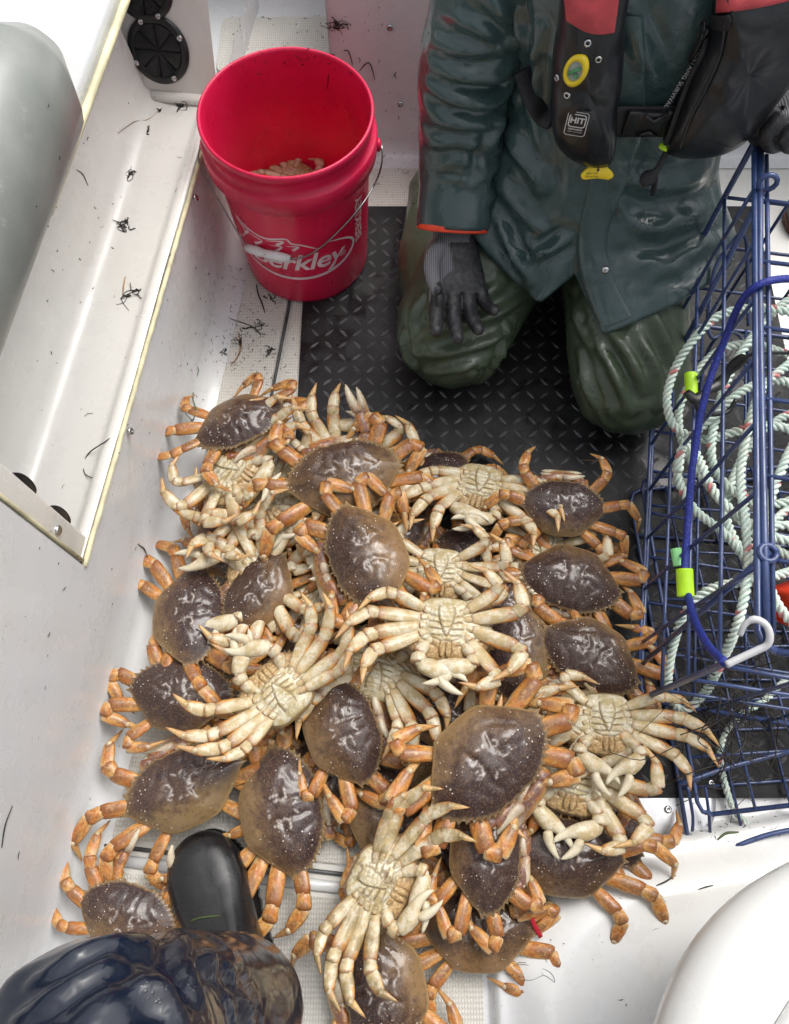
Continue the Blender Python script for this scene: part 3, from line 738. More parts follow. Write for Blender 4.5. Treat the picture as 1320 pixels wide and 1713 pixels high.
# trousers
mb = MB()
loftseg(mb, rel([(.30, 1.10, .20), (.36, 1.10, .20)]), [.14, .14], flats=[.95, .95])
loftseg(mb, rel([(.24, 1.06, .20), (.17, .95, .165), (.108, .840, .110)]), [.118, .118, .112], flats=[.9, .9, .95])
loftseg(mb, rel([(.115, .85, .095), (.095, 1.03, .080), (.10, 1.22, .075)]), [.092, .088, .07])
loftseg(mb, rel([(.41, 1.05, .20), (.425, .89, .175), (.438, .735, .110)]), [.118, .114, .110], flats=[.95, .95, .95])
loftseg(mb, rel([(.438, .75, .095), (.46, .95, .08), (.48, 1.18, .075)]), [.092, .085, .07])
tr = mb.build('trousers', M_trou, person); remesh(tr, .0065, 4)
a, n = np_verts(tr); a[:, 2] = np.where(a[:, 2] < .012, .004+.3*(a[:, 2]-.004), a[:, 2]); a[:, 2] = np.maximum(a[:, 2], .002); set_verts(tr, a)
folds(tr, [([(700, 560), (760, 545), (830, 525), (880, 495)], .009, .010), ([(690, 590), (750, 590), (820, 570), (860, 545)], .008, .009), ([(715, 625), (775, 615), (850, 580)], .007, .008),
           ([(660, 510), (672, 560), (690, 615)], .010, .010), ([(700, 500), (690, 540), (700, 600)], .006, .010), ([(840, 470), (800, 500), (750, 515)], .007, .010),
           ([(850, 545), (838, 590), (800, 640)], .008, .007), ([(780, 640), (800, 615), (830, 605)], .006, .006),
           ([(985, 545), (1010, 590), (1035, 640), (1055, 690)], .010, .010), ([(1010, 545), (1050, 590), (1080, 650)], .009, .011), ([(968, 590), (985, 650), (1020, 715)], .009, .009),
           ([(960, 520), (975, 560), (1000, 600)], .007, .009), ([(1060, 560), (1095, 610), (1105, 680)], .008, .010), ([(960, 480), (930, 500), (900, 490)], .006, .010),
           ([(1090, 520), (1110, 560), (1125, 600)], .008, .010)], .0024, 8, 3, gain=1.35)
# jacket torso: rings by angle round the trunk, lower edge follows the hem seen in the photograph
cx0, cy0 = .35, 1.06
hem_f = [(795, 398, .29), (845, 455, .25), (903, 507, .235), (935, 480, .255), (962, 457, .27), (985, 510, .25), (1008, 560, .225), (1080, 530, .255), (1160, 492, .27), (1225, 440, .28)]
hem = [P(*q) for q in hem_f] + [Vector((.585, 1.10, .22)), Vector((.56, 1.20, .15)), Vector((.35, 1.27, .12)), Vector((.16, 1.22, .15)), Vector((.135, 1.10, .22))]
ha = sorted([(math.atan2(p.y-cy0, p.x-cx0), math.hypot(p.x-cx0, p.y-cy0), p.z) for p in hem]); ha = [(ha[-1][0]-2*math.pi, *ha[-1][1:])]+ha+[(ha[0][0]+2*math.pi, *ha[0][1:])]
lev = [(None,), (.34, .350, 1.045, .205, .165), (.42, .352, 1.05, .185, .140), (.495, .352, 1.055, .178, .128), (.58, .350, 1.06, .192, .135), (.68, .345, 1.07, .205, .138), (.76, .342, 1.08, .195, .125), (.82, .34, 1.08, .14, .10), (.86, .34, 1.07, .085, .085), (.90, .34, 1.06, .082, .082)]
mb = MB(); NA = 220; cols = []
for j in range(NA):
    th = -math.pi+2*math.pi*j/NA
    r = float(np.interp(th, [x[0] for x in ha], [x[1] for x in ha])); z = float(np.interp(th, [x[0] for x in ha], [x[2] for x in ha]))
    pts = [Vector((cx0+r*math.cos(th), cy0+r*math.sin(th), z))]
    for l in lev[1:]: pts.append(Vector((l[1]+l[3]*math.copysign(abs(math.cos(th))**.85, math.cos(th)), l[2]+l[4]*math.copysign(abs(math.sin(th))**.85, math.sin(th)), l[0])))
    cols.append(smooth(pts, 110))
mb.rings([[Vector(cols[j][i])-PO for j in range(NA)] for i in range(110)], cap0=False, cap1=False)
# sleeves
sl0 = [(.185, 1.075, .745), (.135, 1.06, .64), (.108, 1.035, .50), PT(766, 285, 1.285), PT(758, 380, 1.325)]
sl1 = [(.50, 1.075, .745), (.63, 1.07, .69), (.75, 1.05, .60), (.71, .985, .57), (.640, .940, .565)]
for sl, rr in ((sl0, [.083, .076, .070, .064, .061]), (sl1, [.085, .079, .074, .064, .058])):
    ps = smooth(rel(sl), 90); rads = np.interp(np.linspace(0, 4, 90), range(5), rr); u = Vector((0, 1, 0)); rings = []
    for i, p in enumerate(ps):
        t = (ps[min(i+1, 89)]-ps[max(i-1, 0)]).normalized(); u = (u-t*u.dot(t)).normalized(); b_ = t.cross(u)
        rings.append([p+b_*rads[i]*math.cos(2*math.pi*k/72)+u*rads[i]*.92*math.sin(2*math.pi*k/72) for k in range(72)])
    mb.rings(rings, cap0=False, cap1=False)
    if sl is sl0: CUFF = (rings[-1], (ps[-1]-ps[-3]).normalized())
    else: CUFF1 = (rings[-1], (ps[-1]-ps[-3]).normalized())
ja = mb.build('rain_jacket', M_jack, person)
folds(ja, [([(735, 130), (790, 150), (840, 145), (870, 120)], .011, .010), ([(725, 165), (780, 190), (835, 185), (860, 160)], .010, .010), ([(740, 95), (800, 105), (860, 95)], .009, .011), ([(745, 50), (800, 70), (865, 90)], .008, .012),
           ([(718, 215), (770, 225), (820, 215)], .007, .010), ([(715, 260), (770, 252), (835, 265)], .005, .010), ([(790, 10), (840, 50), (875, 100)], .009, .011), ([(850, -10), (865, 40), (885, 90)], .009, .010),
           ([(820, 215), (800, 250), (790, 290)], .006, .010), ([(712, 290), (760, 293), (835, 290)], .0025, .0035),
           ([(850, 230), (880, 270), (905, 310)], .010, .014), ([(830, 300), (870, 350), (900, 390)], .009, .013), ([(840, 390), (865, 430), (885, 470)], .010, .010), ([(885, 470), (900, 430), (940, 405)], .010, .010),
           ([(870, 395), (900, 420), (950, 400)], .007, .010), ([(820, 345), (850, 400), (870, 450)], .007, .009), ([(1040, 300), (1100, 310), (1180, 290)], .008, .016), ([(1050, 390), (1110, 375), (1190, 350)], .010, .018),
           ([(1060, 440), (1120, 440), (1190, 400)], .008, .014), ([(1030, 330), (1060, 370), (1110, 390)], .006, .012), ([(1075, 480), (1100, 460), (1150, 450)], .006, .010), ([(1050, 20), (1075, 80), (1100, 140)], .007, .012),
           ([(890, 180), (905, 260), (900, 330)], .006, .013), ([(900, 50), (895, 110), (900, 170)], .008, .010)], .0020, 7, 0, gain=1.2)
so_ = ja.modifiers.new('t', 'SOLIDIFY'); so_.thickness = .0022; so_.offset = -1; bake(ja)
jb = bvh_of(ja)
def strip_on(bv, left, right, n, off, name, mat, parent, th=.002, nx=6):
    """a band of cloth laid on a surface between two picture lines"""
    L = smooth([(*p, 0) for p in left], n); Rr = smooth([(*p, 0) for p in right], n); mb = MB(); top_, bot = [], []
    lastn = Vector((0, -.7, .7)); last = next((h for h in (hit(bv, q.x, q.y)[0] for q in L) if h is not None), PY(left[0][0], left[0][1], .93))
    for i in range(n):
        rt, rb = [], []
        for k in range(nx+1):
            q = L[i]+(Rr[i]-L[i])*k/nx; h_, nn = hit(bv, q.x, q.y)
            if h_ is None: h_, nn = last, lastn
            last, lastn = h_, nn
            e = off + (.0 if k in (0, nx) else th)
            rt.append(mb.vert(h_+nn*e-PO)); rb.append(mb.vert(h_+nn*(off*.2)-PO))
        top_.append(rt); bot.append(rb)
    for A in (top_,):
        for i in range(n-1):
            for k in range(nx): mb.face((A[i][k], A[i+1][k], A[i+1][k+1], A[i][k+1]))
    for i in range(n-1):
        mb.face((top_[i][0], bot[i][0], bot[i+1][0], top_[i+1][0])); mb.face((top_[i][nx], top_[i+1][nx], bot[i+1][nx], bot[i][nx]))
    o = mb.build(name, mat, parent); s = o.modifiers.new('s', 'SMOOTH'); s.iterations = 3; bake(o)
    o.data.polygons.foreach_set('use_smooth', [True]*len(o.data.polygons)); return o
strip_on(jb, [(1030, 20), (1010, 120), (1000, 230), (980, 330), (965, 400), (967, 450), (985, 505), (1006, 550)], [(1075, 25), (1080, 120), (1075, 215), (1050, 300), (1022, 370), (1015, 420), (1028, 470), (1058, 530)], 60, .0035, 'placket', M_jack, person, .0015)
q, nn = hit(jb, 1012, 451, .0045)
b = MB(); b.lathe([(.0065, -.003), (.0068, .0), (.005, .0025), (.001, .0032)], 18, Matrix.Translation(q-PO) @ nn.to_track_quat('Z', 'Y').to_matrix().to_4x4()); b.build('snap_button', M_steel, person)
for (r_, t_) in (CUFF, CUFF1):
    b = MB(); c_ = sum(r_, Vector())/len(r_)
    prof_ = [(-.005, 1.008), (-.004, 1.03), (.003, 1.035), (.005, 1.02), (.003, .97), (-.004, .96)]
    rr = [[c_+(q-c_)*s+t_*o_ for q in r_] for o_, s in prof_]; b.rings(rr+[rr[0]], cap0=False, cap1=False); b.build('orange_cuff', M_cuff, person)
# gloves
def glove(name, M_, side, curls, spread, thumb, knitf, parent=person, vox=.0021):
    mb = MB(); T = lambda p: M_ @ Vector(p)
    rings = []
    for y, w_, h_, zc in [(-.045, .036, .030, 0), (-.01, .033, .026, 0), (.02, .038, .023, 0), (.055, .043, .020, .001), (.076, .044, .0175, .002), (.088, .040, .013, .003)]:
        rings.append([T((w_*math.copysign(abs(math.cos(a))**.8, math.cos(a)), y, zc+h_*math.sin(a))) for a in [2*math.pi*k/20 for k in range(20)]])
    mb.rings(rings)
    thx = 1 if side == 'L' else -1
    # index nearest the thumb
    for k in range(4):
        bx = thx*(.036-.0235*k); L = (.072, .080, .075, .058)[k]; r0 = (.0130, .0134, .0128, .0115)[k]
        c = curls[k]; ang = spread*(1.5-k)*thx; p = Vector((bx, .078-.004*abs(k-1.2), .002)); pts = [p]; e = 0
        for m_, (fr, cf) in enumerate(((.30, .0), (.22, .9), (.26, 1.15), (.22, .7))):
            e -= R(c)*cf
            d = Vector((math.sin(R(ang))*math.cos(e), math.cos(R(ang))*math.cos(e), math.sin(e))); p = p+d*(L*fr*1.12); pts.append(p)
        loftseg(mb, [T(q) for q in pts], [r0*1.05, r0*1.05, r0, r0*.95, r0*.82], n=14, up=M_.to_3x3() @ Vector((0, 0, 1)), sub=4)
    tp = [Vector((thx*.026, .012, -.004))] + [Vector((thx*q[0], q[1], q[2])) for q in thumb]
    loftseg(mb, [T(q) for q in tp], [.017, .0150, .0130, .0105][:len(tp)], n=14, sub=4)
    o = mb.build(name, M_glove, parent); remesh(o, vox, 3, .5)
    a, n = np_verts(o); Mi = np.array(M_.inverted()); loc = a @ Mi[:3, :3].T + Mi[:3, 3]
    at = o.data.attributes.new('knit', 'FLOAT', 'POINT'); nl = n @ Mi[:3, :3].T
    at.data.foreach_set('value', np.clip([knitf(l, m_) for l, m_ in zip(loc, nl)], 0, 1))
    for i in range(len(a)): a[i] += n[i]*(.0007*noise.noise(Vector(loc[i]*90)) + .0009*noise.noise(Vector(loc[i]*40)))
    set_verts(o, a); return o
def frame(wrist, tip, palm_n):
    Y = (Vector(tip)-Vector(wrist)).normalized(); Z = -Vector(palm_n); Z = (Z-Y*Z.dot(Y)).normalized(); X = Y.cross(Z)
    return Matrix(((X.x, Y.x, Z.x, wrist[0]), (X.y, Y.y, Z.y, wrist[1]), (X.z, Y.z, Z.z, wrist[2]), (0, 0, 0, 1)))
wr = PT(762, 406, 1.335)-PO
_h, _n = hit(bvh_of(tr), 778, 545)
_dep = (_h-cam.location).dot(ray(660, 856.5).normalized()) if _h else 1.36
tp_ = PT(776, 548, _dep-.035)-PO
tocam = (cam.location-(wr+PO)).normalized()
glove('glove', frame(wr, tp_, tocam*.9+Vector((.30, 0, 0))) @ Matrix.Scale(1.1, 4), 'R', [5, 7, 12, 20], 6,
      [(.046, .040, -.014), (.052, .070, -.024), (.050, .096, -.032)], lambda l, m_: .45+(-l[0]-.002)*30-max(0, l[1]-.055)*30+(1.0 if l[1] < .012 else 0)+.5*m_[2])
wl_ = Vector((.622, .925, .568))-PO; tl = Vector((.515, .89, .545))-PO
glove('glove', frame(wl_, tl, (-.15, -.25, -1)), 'L', [52, 56, 58, 60], 3, [(.040, .045, -.028), (.034, .070, -.048), (.018, .085, -.060)], lambda l, m_: .5+1.3*(m_[2]-.15)-(l[1]-.05)*22)
for hp, hd in (((.115, 1.27, .06), (.02, 1, 0)), ((.49, 1.24, .06), (.03, 1, 0))):
    b = MB(); p0 = Vector(hp)-PO; d_ = Vector(hd)
    loftseg(b, [p0-d_*.05, p0+d_*.06, p0+d_*.16+Vector((0, 0, -.012))], [.058, .054, .04], n=20); b.build('boot', M_boot, person)
# ---- inflatable vest ----
vest = tag(bpy.data.objects.new('inflatable_vest', None)); C.objects.link(vest); vest.parent = person
def pillow(outline, yb, kk, thick, name, mat, parent, org, n=90, base=.004, m2=None, mf=None, pw=3.0, rip=0.0, ctr=None):
    pts = smooth([(*p, 0) for p in outline+[outline[0]]], n+1)[:n]
    W_ = [PY(p.x, p.y, yb, kk) for p in pts]; c = PY(*ctr, yb, kk) if ctr else sum(W_, Vector())/n
    nn = Vector((0, -1, kk)).normalized()
    if (cam.location-c).dot(nn) < 0: nn = -nn
    mb = MB(); rows = []
    for s in (0, .2, .4, .55, .7, .8, .88, .94, .98, 1.0):
        row = []
        for p in W_:
            q = c+(p-c)*s; h_ = thick*(1-s**pw)**.5+base
            if rip: h_ += rip*noise.noise(q*38)*(1-s**4)
            row.append(mb.vert(q+nn*h_-org))
        rows.append(row)
    for s in (1.0, .96): rows.append([mb.vert(c+(p-c)*s+nn*(-.012)-org) for p in W_])
    for A, B_ in zip(rows, rows[1:]):
        for j in range(n): mb.face((A[j], A[(j+1) % n], B_[(j+1) % n], B_[j]))
    o = mb.build(name, mat, parent, fixn=True)
    return o, (c, nn)
VY = .905
def on(px, py, off): 
    q = PY(px, py, VY, .12); nn = Vector((0, -1, .12)).normalized(); return q+nn*off-PO
o, _ = pillow([(938, -60), (1046, -60), (1045, 40), (1040, 130), (1032, 180), (1030, 240), (1018, 272), (985, 274), (950, 258), (927, 230), (922, 170), (927, 90), (936, 30)], VY, .12, .030, 'left_lobe', M_vblk, vest, PO, rip=.006, ctr=(980, 130)); o.name = 'front_lobe'
LB = bvh_of(o)
o, _ = pillow([(1198, -60), (1400, -60), (1380, 60), (1320, 130), (1275, 190), (1230, 238), (1175, 257), (1125, 255), (1110, 240), (1130, 180), (1160, 110), (1190, 40)], VY, .12, .045, 'front_lobe', M_vblk, vest, PO, rip=.007, ctr=(1240, 90))
RB = bvh_of(o)
def patch(bv, poly, name, mat, parent, off=.0022, nx=14, ny=14, org=PO):
    """cloth patch laid on a surface; poly = 4 picture edges: top-left, top-right, bottom-right, bottom-left (each side may bow)"""
    mb = MB(); g_ = []; last = (None, None)
    for j in range(ny+1):
        row = []
        for i in range(nx+1):
            u, v = i/nx, j/ny
            x = (poly[0][0]*(1-u)+poly[1][0]*u)*(1-v)+(poly[3][0]*(1-u)+poly[2][0]*u)*v
            y = (poly[0][1]*(1-u)+poly[1][1]*u)*(1-v)+(poly[3][1]*(1-u)+poly[2][1]*u)*v + (poly[4] if len(poly) > 4 else 0)*math.sin(math.pi*u)*v
            h_, nn = hit(bv, x, y)
            if h_ is None: h_, nn = last
            if h_ is None: row.append(None); continue
            last = (h_, nn); edge = .0 if (i in (0, nx) or j in (0, ny)) else 1
            row.append(mb.vert(h_+nn*(off*.3+off*.7*edge)-org))
        g_.append(row)
    for j in range(ny):
        for i in range(nx):
            q = (g_[j][i], g_[j+1][i], g_[j+1][i+1], g_[j][i+1])
            if None not in q: mb.face(q)
    return mb.build(name, mat, parent)
patch(LB, [(938, -55), (1043, -55), (1028, 54), (948, 34), 12], 'red_shoulder_panel', M_vred, vest)
patch(RB, [(1202, -50), (1375, -50), (1345, -5), (1198, 22), 4], 'red_shoulder_panel', M_vred, vest)
# eyelets
for px, py in ((983, 72), (1001, 99), (933, 130), (949, 159)):
    q, nn = hit(LB, px, py, .001); b = MB(); b.lathe([(.0022, .001), (.0028, .0018), (.0042, .0016), (.0048, 0)], 18, Matrix.Translation(q-PO) @ nn.to_track_quat('Z', 'Y').to_matrix().to_4x4()); b.build('eyelet', M_steel, vest)
# yellow inflator window
q, nn = hit(LB, 964, 117, .001); Mq = Matrix.Translation(q-PO) @ nn.to_track_quat('Z', 'Y').to_matrix().to_4x4() @ Matrix.Rotation(R(-10), 4, 'Z') @ Matrix.Diagonal((.72, .98, .9, 1))
b = MB(); b.lathe([(.021, -.003), (.021, .003), (.018, .006), (.0135, .0065), (.013, .003)], 32, Mq); inf = b.build('inflator_ring', M_yelp, vest)
b = MB(); b.lathe([(.0135, .0035), (.001, .0045)], 32, Mq); b.build('clear_window', plain('window_clear', (.30, .34, .30), .08, coat=.8), inf)
b = MB(); b.tube([Mq @ Vector(p) for p in ((-.008, -.006, .006), (.006, .007, .007))], .0022, 8); b.ball(Mq @ Vector((.005, -.004, .006)), .003); b.build('indicator', plain('indicator_green', (.08, .30, .12), .4), inf)
# label with lettering
Mwhite = plain('white_lettering', (.62, .62, .62), .5)
def flat_on(bv, px, py, off, rotz=0.0):
    q, nn = hit(bv, px, py, off); Z = nn; X = Vector((1, 0, 0)); X = (X-Z*X.dot(Z)).normalized(); Y = Z.cross(X)
    return Matrix(((X.x, Y.x, Z.x, q.x-PO.x), (X.y, Y.y, Z.y, q.y-PO.y), (X.z, Y.z, Z.z, q.z-PO.z), (0, 0, 0, 1))) @ Matrix.Rotation(rotz, 4, 'Z')
Ml = flat_on(LB, 965, 205, .0026)
b = MB(); b.box((-.0155, -.020, -.004), (.0155, .020, .0), Ml, bev=.001); lab = b.build('safety_label', M_vblk, vest)
b = MB()
def rrect(w_, h_, r_, n=5):
    out = []
    for cx, cy, a0 in ((w_-r_, h_-r_, 0), (-w_+r_, h_-r_, 90), (-w_+r_, -h_+r_, 180), (w_-r_, -h_+r_, 270)):
        for k in range(n+1): a = R(a0+90*k/n); out.append((cx+r_*math.cos(a), cy+r_*math.sin(a)))
    return out+[out[0], out[1]]
def put(b, vs, fs, M_, z=.0006, dx=0, dy=0):
    k = len(b.v); [b.vert(M_ @ Vector((v.x+dx, v.y+dy, z))) for v in vs]; [b.face([k+i for i in f]) for f in fs]
put(b, *ribbon(rrect(.0142, .0186, .004), .0005), Ml); put(b, *ribbon([(x, y+.005) for x, y in rrect(.0112, .0098, .004)], .0008), Ml)
put(b, *text_mesh('HIT', .0125, 0, .0004), Ml, dy=.0052); put(b, *text_mesh('Hydrostatic', .0042, 0, .0001), Ml, dy=-.0085); put(b, *text_mesh('inflator technology', .0026), Ml, dy=-.0125)
b.build('label_print', Mwhite, lab, sm=False)
# zip with raised tape, slider and pull, lettering
zp = [hit(RB, *p, .004)[0] for p in ((1187, 62), (1178, 95), (1160, 130), (1142, 175), (1128, 215), (1118, 240))]
zp = [q-PO for q in zp if q]
b = MB(); b.tube(smooth(zp, 40), .0042, 8, flat=.6); b.build('zip_tape', M_web, vest)
b = MB()
zr = [hit(RB, *p, .003)[0] for p in ((1215, 45), (1206, 90), (1186, 140), (1160, 190), (1138, 246))]
b.tube(smooth([q-PO for q in zr if q], 30), .0022, 6); b.build('seam_piping', M_vblk, vest)
Mz = flat_on(RB, 1190, 62, .010)
b = MB(); b.tube([Mz @ Vector(p) for p in ((.002, .012, 0), (.0, .0, .003), (-.006, -.02, .004), (-.012, -.034, .003))], [.006, .0045, .006, .005], 10, flat=.45)
for k in range(13): a = R(30*k); 
b.tube([Mz @ Vector((.007*math.cos(R(30*k)), .008+.012*math.sin(R(30*k)), .006)) for k in range(13)], .0018, 6); b.build('zip_pull', M_blk, vest)
o_ = strip_on(RB, [(1186, 22), (1184, 34), (1186, 46)], [(1222, 20), (1226, 34), (1220, 50)], 8, .004, 'zip_flap', M_web, vest)
va, vb = PY(1172, 96, VY, .12), PY(1126, 170, VY, .12); Zt = Vector((0, -1, .12)).normalized(); Xt = (vb-va).normalized(); Yt = Zt.cross(Xt)
mid = (va+vb)/2+Zt*.040; hh_, nn_ = hit(RB, 1150, 133, .0065)
mid = hh_ if hh_ else mid
Mt_ = Matrix(((Xt.x, Yt.x, Zt.x, mid.x-PO.x), (Xt.y, Yt.y, Zt.y, mid.y-PO.y), (Xt.z, Yt.z, Zt.z, mid.z-PO.z), (0, 0, 0, 1)))
b = MB(); put(b, *text_mesh('MUSTANG SURVIVAL', .0086, 0, .0001, spacing=1.05), Mt_, z=.001); b.build('zip_lettering', Mwhite, vest, sm=False)
# belt and buckle
def beltpt(x, z=.50): return None
b = MB()
def band(px0, px1, yt, yb_, off, name, mat, n=16):
    L = [(px0+(px1-px0)*i/(n-1), yt+(yb_-yt)*0) for i in range(n)]; mb = MB(); A = []
    for i in range(n):
        x = px0+(px1-px0)*i/(n-1); row = []
        for k in range(7):
            y = yt+(yb_-yt)*k/6; q = PY(x, y, VY+.014, .12)+Vector((0, -1, .12)).normalized()*(off+(.0015 if k in (0, 6) else .003)); row.append(mb.vert(q-PO))
        A.append(row)
    for i in range(n-1):
        for k in range(6): mb.face((A[i][k], A[i+1][k], A[i+1][k+1], A[i][k+1]))
    o = mb.build(name, mat, vest); s = o.modifiers.new('t', 'SOLIDIFY'); s.thickness = .003; return bake(o)
band(1020, 1130, 168, 218, .010, 'waist_belt', M_web)
Wb = [hit(jb, *p, .006)[0] for p in ((880, 110), (888, 135), (900, 165), (915, 190), (930, 195))]
b.tube(smooth([q-PO for q in Wb if q], 14), [.017]*14, 10, flat=.22, up=(0, -.5, 1)); b.build('side_strap', M_web, vest)
Mb = Matrix.Translation(PY(1085, 190, VY+.014, .12)+Vector((0, -.018, .002))-PO) @ Matrix.Rotation(R(96), 4, 'X')
bk = MB(); bk.box((-.020, -.019, -.006), (.020, .019, .006), Mb, bev=.004); bk.box((-.037, -.021, -.004), (-.016, .021, .005), Mb, bev=.003); bk.box((.017, -.022, -.005), (.028, .022, .0055), Mb, bev=.003)
bk.tube([Mb @ Vector(p) for p in ((-.014, -.019, .006), (0, -.010, .009), (.014, -.019, .006))], .003, 8); bk.tube([Mb @ Vector(p) for p in ((-.014, .019, .006), (0, .010, .009), (.014, .019, .006))], .003, 8)
bk.build('buckle', M_blk, vest)
# yellow pull handle under the lobe
Mh = Matrix.Translation(PY(999, 288, VY-.012, .12)-PO) @ Matrix.Rotation(R(62), 4, 'X')
oh = smooth([(-.024, -.003, 0), (-.020, -.010, 0), (.0, -.0085, 0), (.020, -.010, 0), (.025, -.003, 0), (.016, .006, 0), (.006, .012, 0), (-.006, .012, 0), (-.016, .006, 0), (-.024, -.003, 0)], 40)[:-1]
b = MB(); b.rings([[Mh @ (q*s+Vector((0, 0, z))) for q in oh] for s, z in ((.9, -.003), (1, -.002), (1, .002), (.9, .003))]); ph = b.build('pull_handle', M_yelp, vest)
b = MB(); put(b, *text_mesh('JERK FOR', .0042), Mh, z=.0036, dx=-.008, dy=-.001); put(b, *text_mesh('INFLATION', .0040), Mh, z=.0036, dx=-.008, dy=-.0055)
put(b, [Vector(p) for p in ((.0, .001, 0), (.003, .005, 0), (-.003, .005, 0), (-.001, .005, 0), (.001, .005, 0), (.001, .010, 0), (-.001, .010, 0))], [(0, 1, 2), (3, 4, 5, 6)], Mh, z=.0036)
b.build('handle_print', M_blk, ph, sm=False)
b = MB(); q0 = PY(1117, 252, VY-.01, .12)-PO; q1 = PY(1098, 285, VY-.02, .12)-PO; q2 = PY(1072, 308, VY-.03, .12)-PO
b.tube(smooth([q0, q1, q2], 14), [.005]*8+[.008, .011, .012, .011, .009, .004], 10, flat=.4); b.tube(smooth([q1, PY(1096, 305, VY-.015, .12)-PO, PY(1092, 325, VY-.01, .12)-PO], 8), .004, 8); b.build('strap_tail', M_web, vest)
b = MB(); b.ball(q0+Vector((0, .004, .004)), .011, 12, 8, sc=(1.3, .8, .5)); b.build('lime_tab', M_lime, vest)
b = MB(); b.tube(smooth([hit(jb, *p, .004)[0]-PO for p in ((1040, -20), (1042, 30), (1036, 80))], 12), .0022, 6); b.build('white_cord', M_grip_w, vest)
# ================= blue wire crab trap =================
TN, TF = P(1268, 1085, .5), P(1262, 238, .5)
Ld = (TF-TN); LEN = Ld.length; Ld.normalize(); Wd_ = Vector((Ld.y, -Ld.x, 0)); WID = .60; ZT, ZB = .50, .062
trap = empty('crab_trap', TN-Vector((0, 0, ZT-ZB)), 'tall blue wire trap full of pale rope at the right edge', 'crab trap')
TO = Vector(trap.location)
def K(l, w_, z): return TN+Ld*l+Wd_*w_+Vector((0, 0, z-ZT))-TO
rc = random.Random(9)
def wire(mb, a, b_, r=.0030, n=7, sag=.003):
    m = a.lerp(b_, rc.uniform(.35, .65))+Vector((rc.uniform(-1, 1), rc.uniform(-1, 1), rc.uniform(-1, 1)))*sag*1.4
    mb.tube(smooth([a, m, b_], 7), r, n)
mb = MB()
ZS = [ZB+.11*i for i in range(1, 4)]
for z in ZS: wire(mb, K(0, 0, z), K(LEN, 0, z))
nl = 8
for i in range(1, nl): wire(mb, K(LEN*i/nl, -.003, ZB), K(LEN*i/nl, -.003, ZT))
mb.build('side_panel', M_blue, trap)
mb = MB()
for z in ZS: wire(mb, K(0, 0, z), K(0, WID, z))
for i in range(1, 6): wire(mb, K(-.003, WID*i/6, ZB), K(-.003, WID*i/6, ZT))
mb.build('end_panel', M_blue, trap)
mb = MB()
for z in ZS: wire(mb, K(LEN, 0, z), K(LEN, WID, z))
for i in range(1, 6): wire(mb, K(LEN+.003, WID*i/6, ZB), K(LEN+.003, WID*i/6, ZT))
mb.build('end_panel', M_blue, trap)
mb = MB()
for z in ZS: wire(mb, K(0, WID, z), K(LEN, WID, z))
for i in range(1, nl): wire(mb, K(LEN*i/nl, WID, ZB), K(LEN*i/nl, WID, ZT))
mb.build('side_panel', M_blue, trap)
mb = MB()
for i in range(1, 7): wire(mb, K(LEN*i/7, 0, ZT), K(LEN*i/7, WID, ZT), .003)
for i in (1, 2, 3): wire(mb, K(0, WID*i/4, ZT-.004), K(LEN, WID*i/4, ZT-.004), .003)
wire(mb, K(.02, .018, ZT-.002), K(LEN-.02, .018, ZT-.002), .0034)
mb.build('top_panel', M_blue, trap)
mb = MB()
for i in range(1, 9): wire(mb, K(LEN*i/9, 0, ZB), K(LEN*i/9, WID, ZB))
for i in range(1, 7): wire(mb, K(0, WID*i/7, ZB+.005), K(LEN, WID*i/7, ZB+.005))
mb.build('bottom_panel', M_blue, trap)
mb = MB(); r = .0046
def rr_path(c, k=.02):
    out = []
    for i, p in enumerate(c):
        a, b_ = c[i-1], c[(i+1) % len(c)]; u = (a-p).normalized()*k; v = (b_-p).normalized()*k
        out += [p+u, (p*2+u*.5+v*.5)/2 if False else p+(u+v)*.29, p+v]
    return out+[out[0]]
for z in (ZT, ZB): mb.tube(rr_path([K(0, 0, z), K(LEN, 0, z), K(LEN, WID, z), K(0, WID, z)]), r, 8)
for l, w_ in ((0, 0), (LEN, 0), (LEN, WID), (0, WID)): wire(mb, K(l, w_, ZB), K(l, w_, ZT), r, 8)
wire(mb, K(0, .008, ZT+.004), K(LEN, .008, ZT+.004), .0046, 8)
wire(mb, K(-.004, -.006, ZB+.006), K(LEN, -.006, ZB+.006), .0034, 8)
mb.build('frame', M_blue, trap)
# hinged door rod with an eye, and the entrance loop
mb = MB(); a = P(1278, 318, .505)-TO; b_ = P(1104, 650, .075)-TO
mb.tube([a, b_], .0045, 8); u = (b_-a).normalized(); v = Wd_
mb.tube([a+u*(-.012+.012*math.cos(R(k*30)))+v*.012*math.sin(R(k*30)) for k in range(13)], .0038, 8)
mb.build('door_rod', M_blue, trap)
mb = MB(); a = P(1285, 925, .505)-TO; b_ = P(1075, 1110, .075)-TO; mb.tube([a, b_], .0042, 8)
mb.tube([a+Vector((.010*math.cos(R(k*30)), .010*math.sin(R(k*30)), 0)) for k in range(13)], .0036, 8)
mb.build('door_rod', M_blue, trap)
mb = MB()
mb.tube(smooth([P(x, y, z)-TO for x, y, z in ((1252, 545, .22), (1250, 430, .30), (1247, 398, .33), (1238, 392, .34), (1225, 405, .33), (1200, 440, .30), (1188, 490, .27), (1184, 545, .23), (1192, 566, .22), (1205, 560, .22))], 50), .0032, 8)
mb.tube(smooth([P(x, y, z)-TO for x, y, z in ((1252, 700, .10), (1252, 600, .14), (1235, 560, .2), (1205, 560, .22), (1180, 600, .16), (1165, 700, .1))], 40), .003, 8)
mb.build('entrance_ring', M_blue, trap)
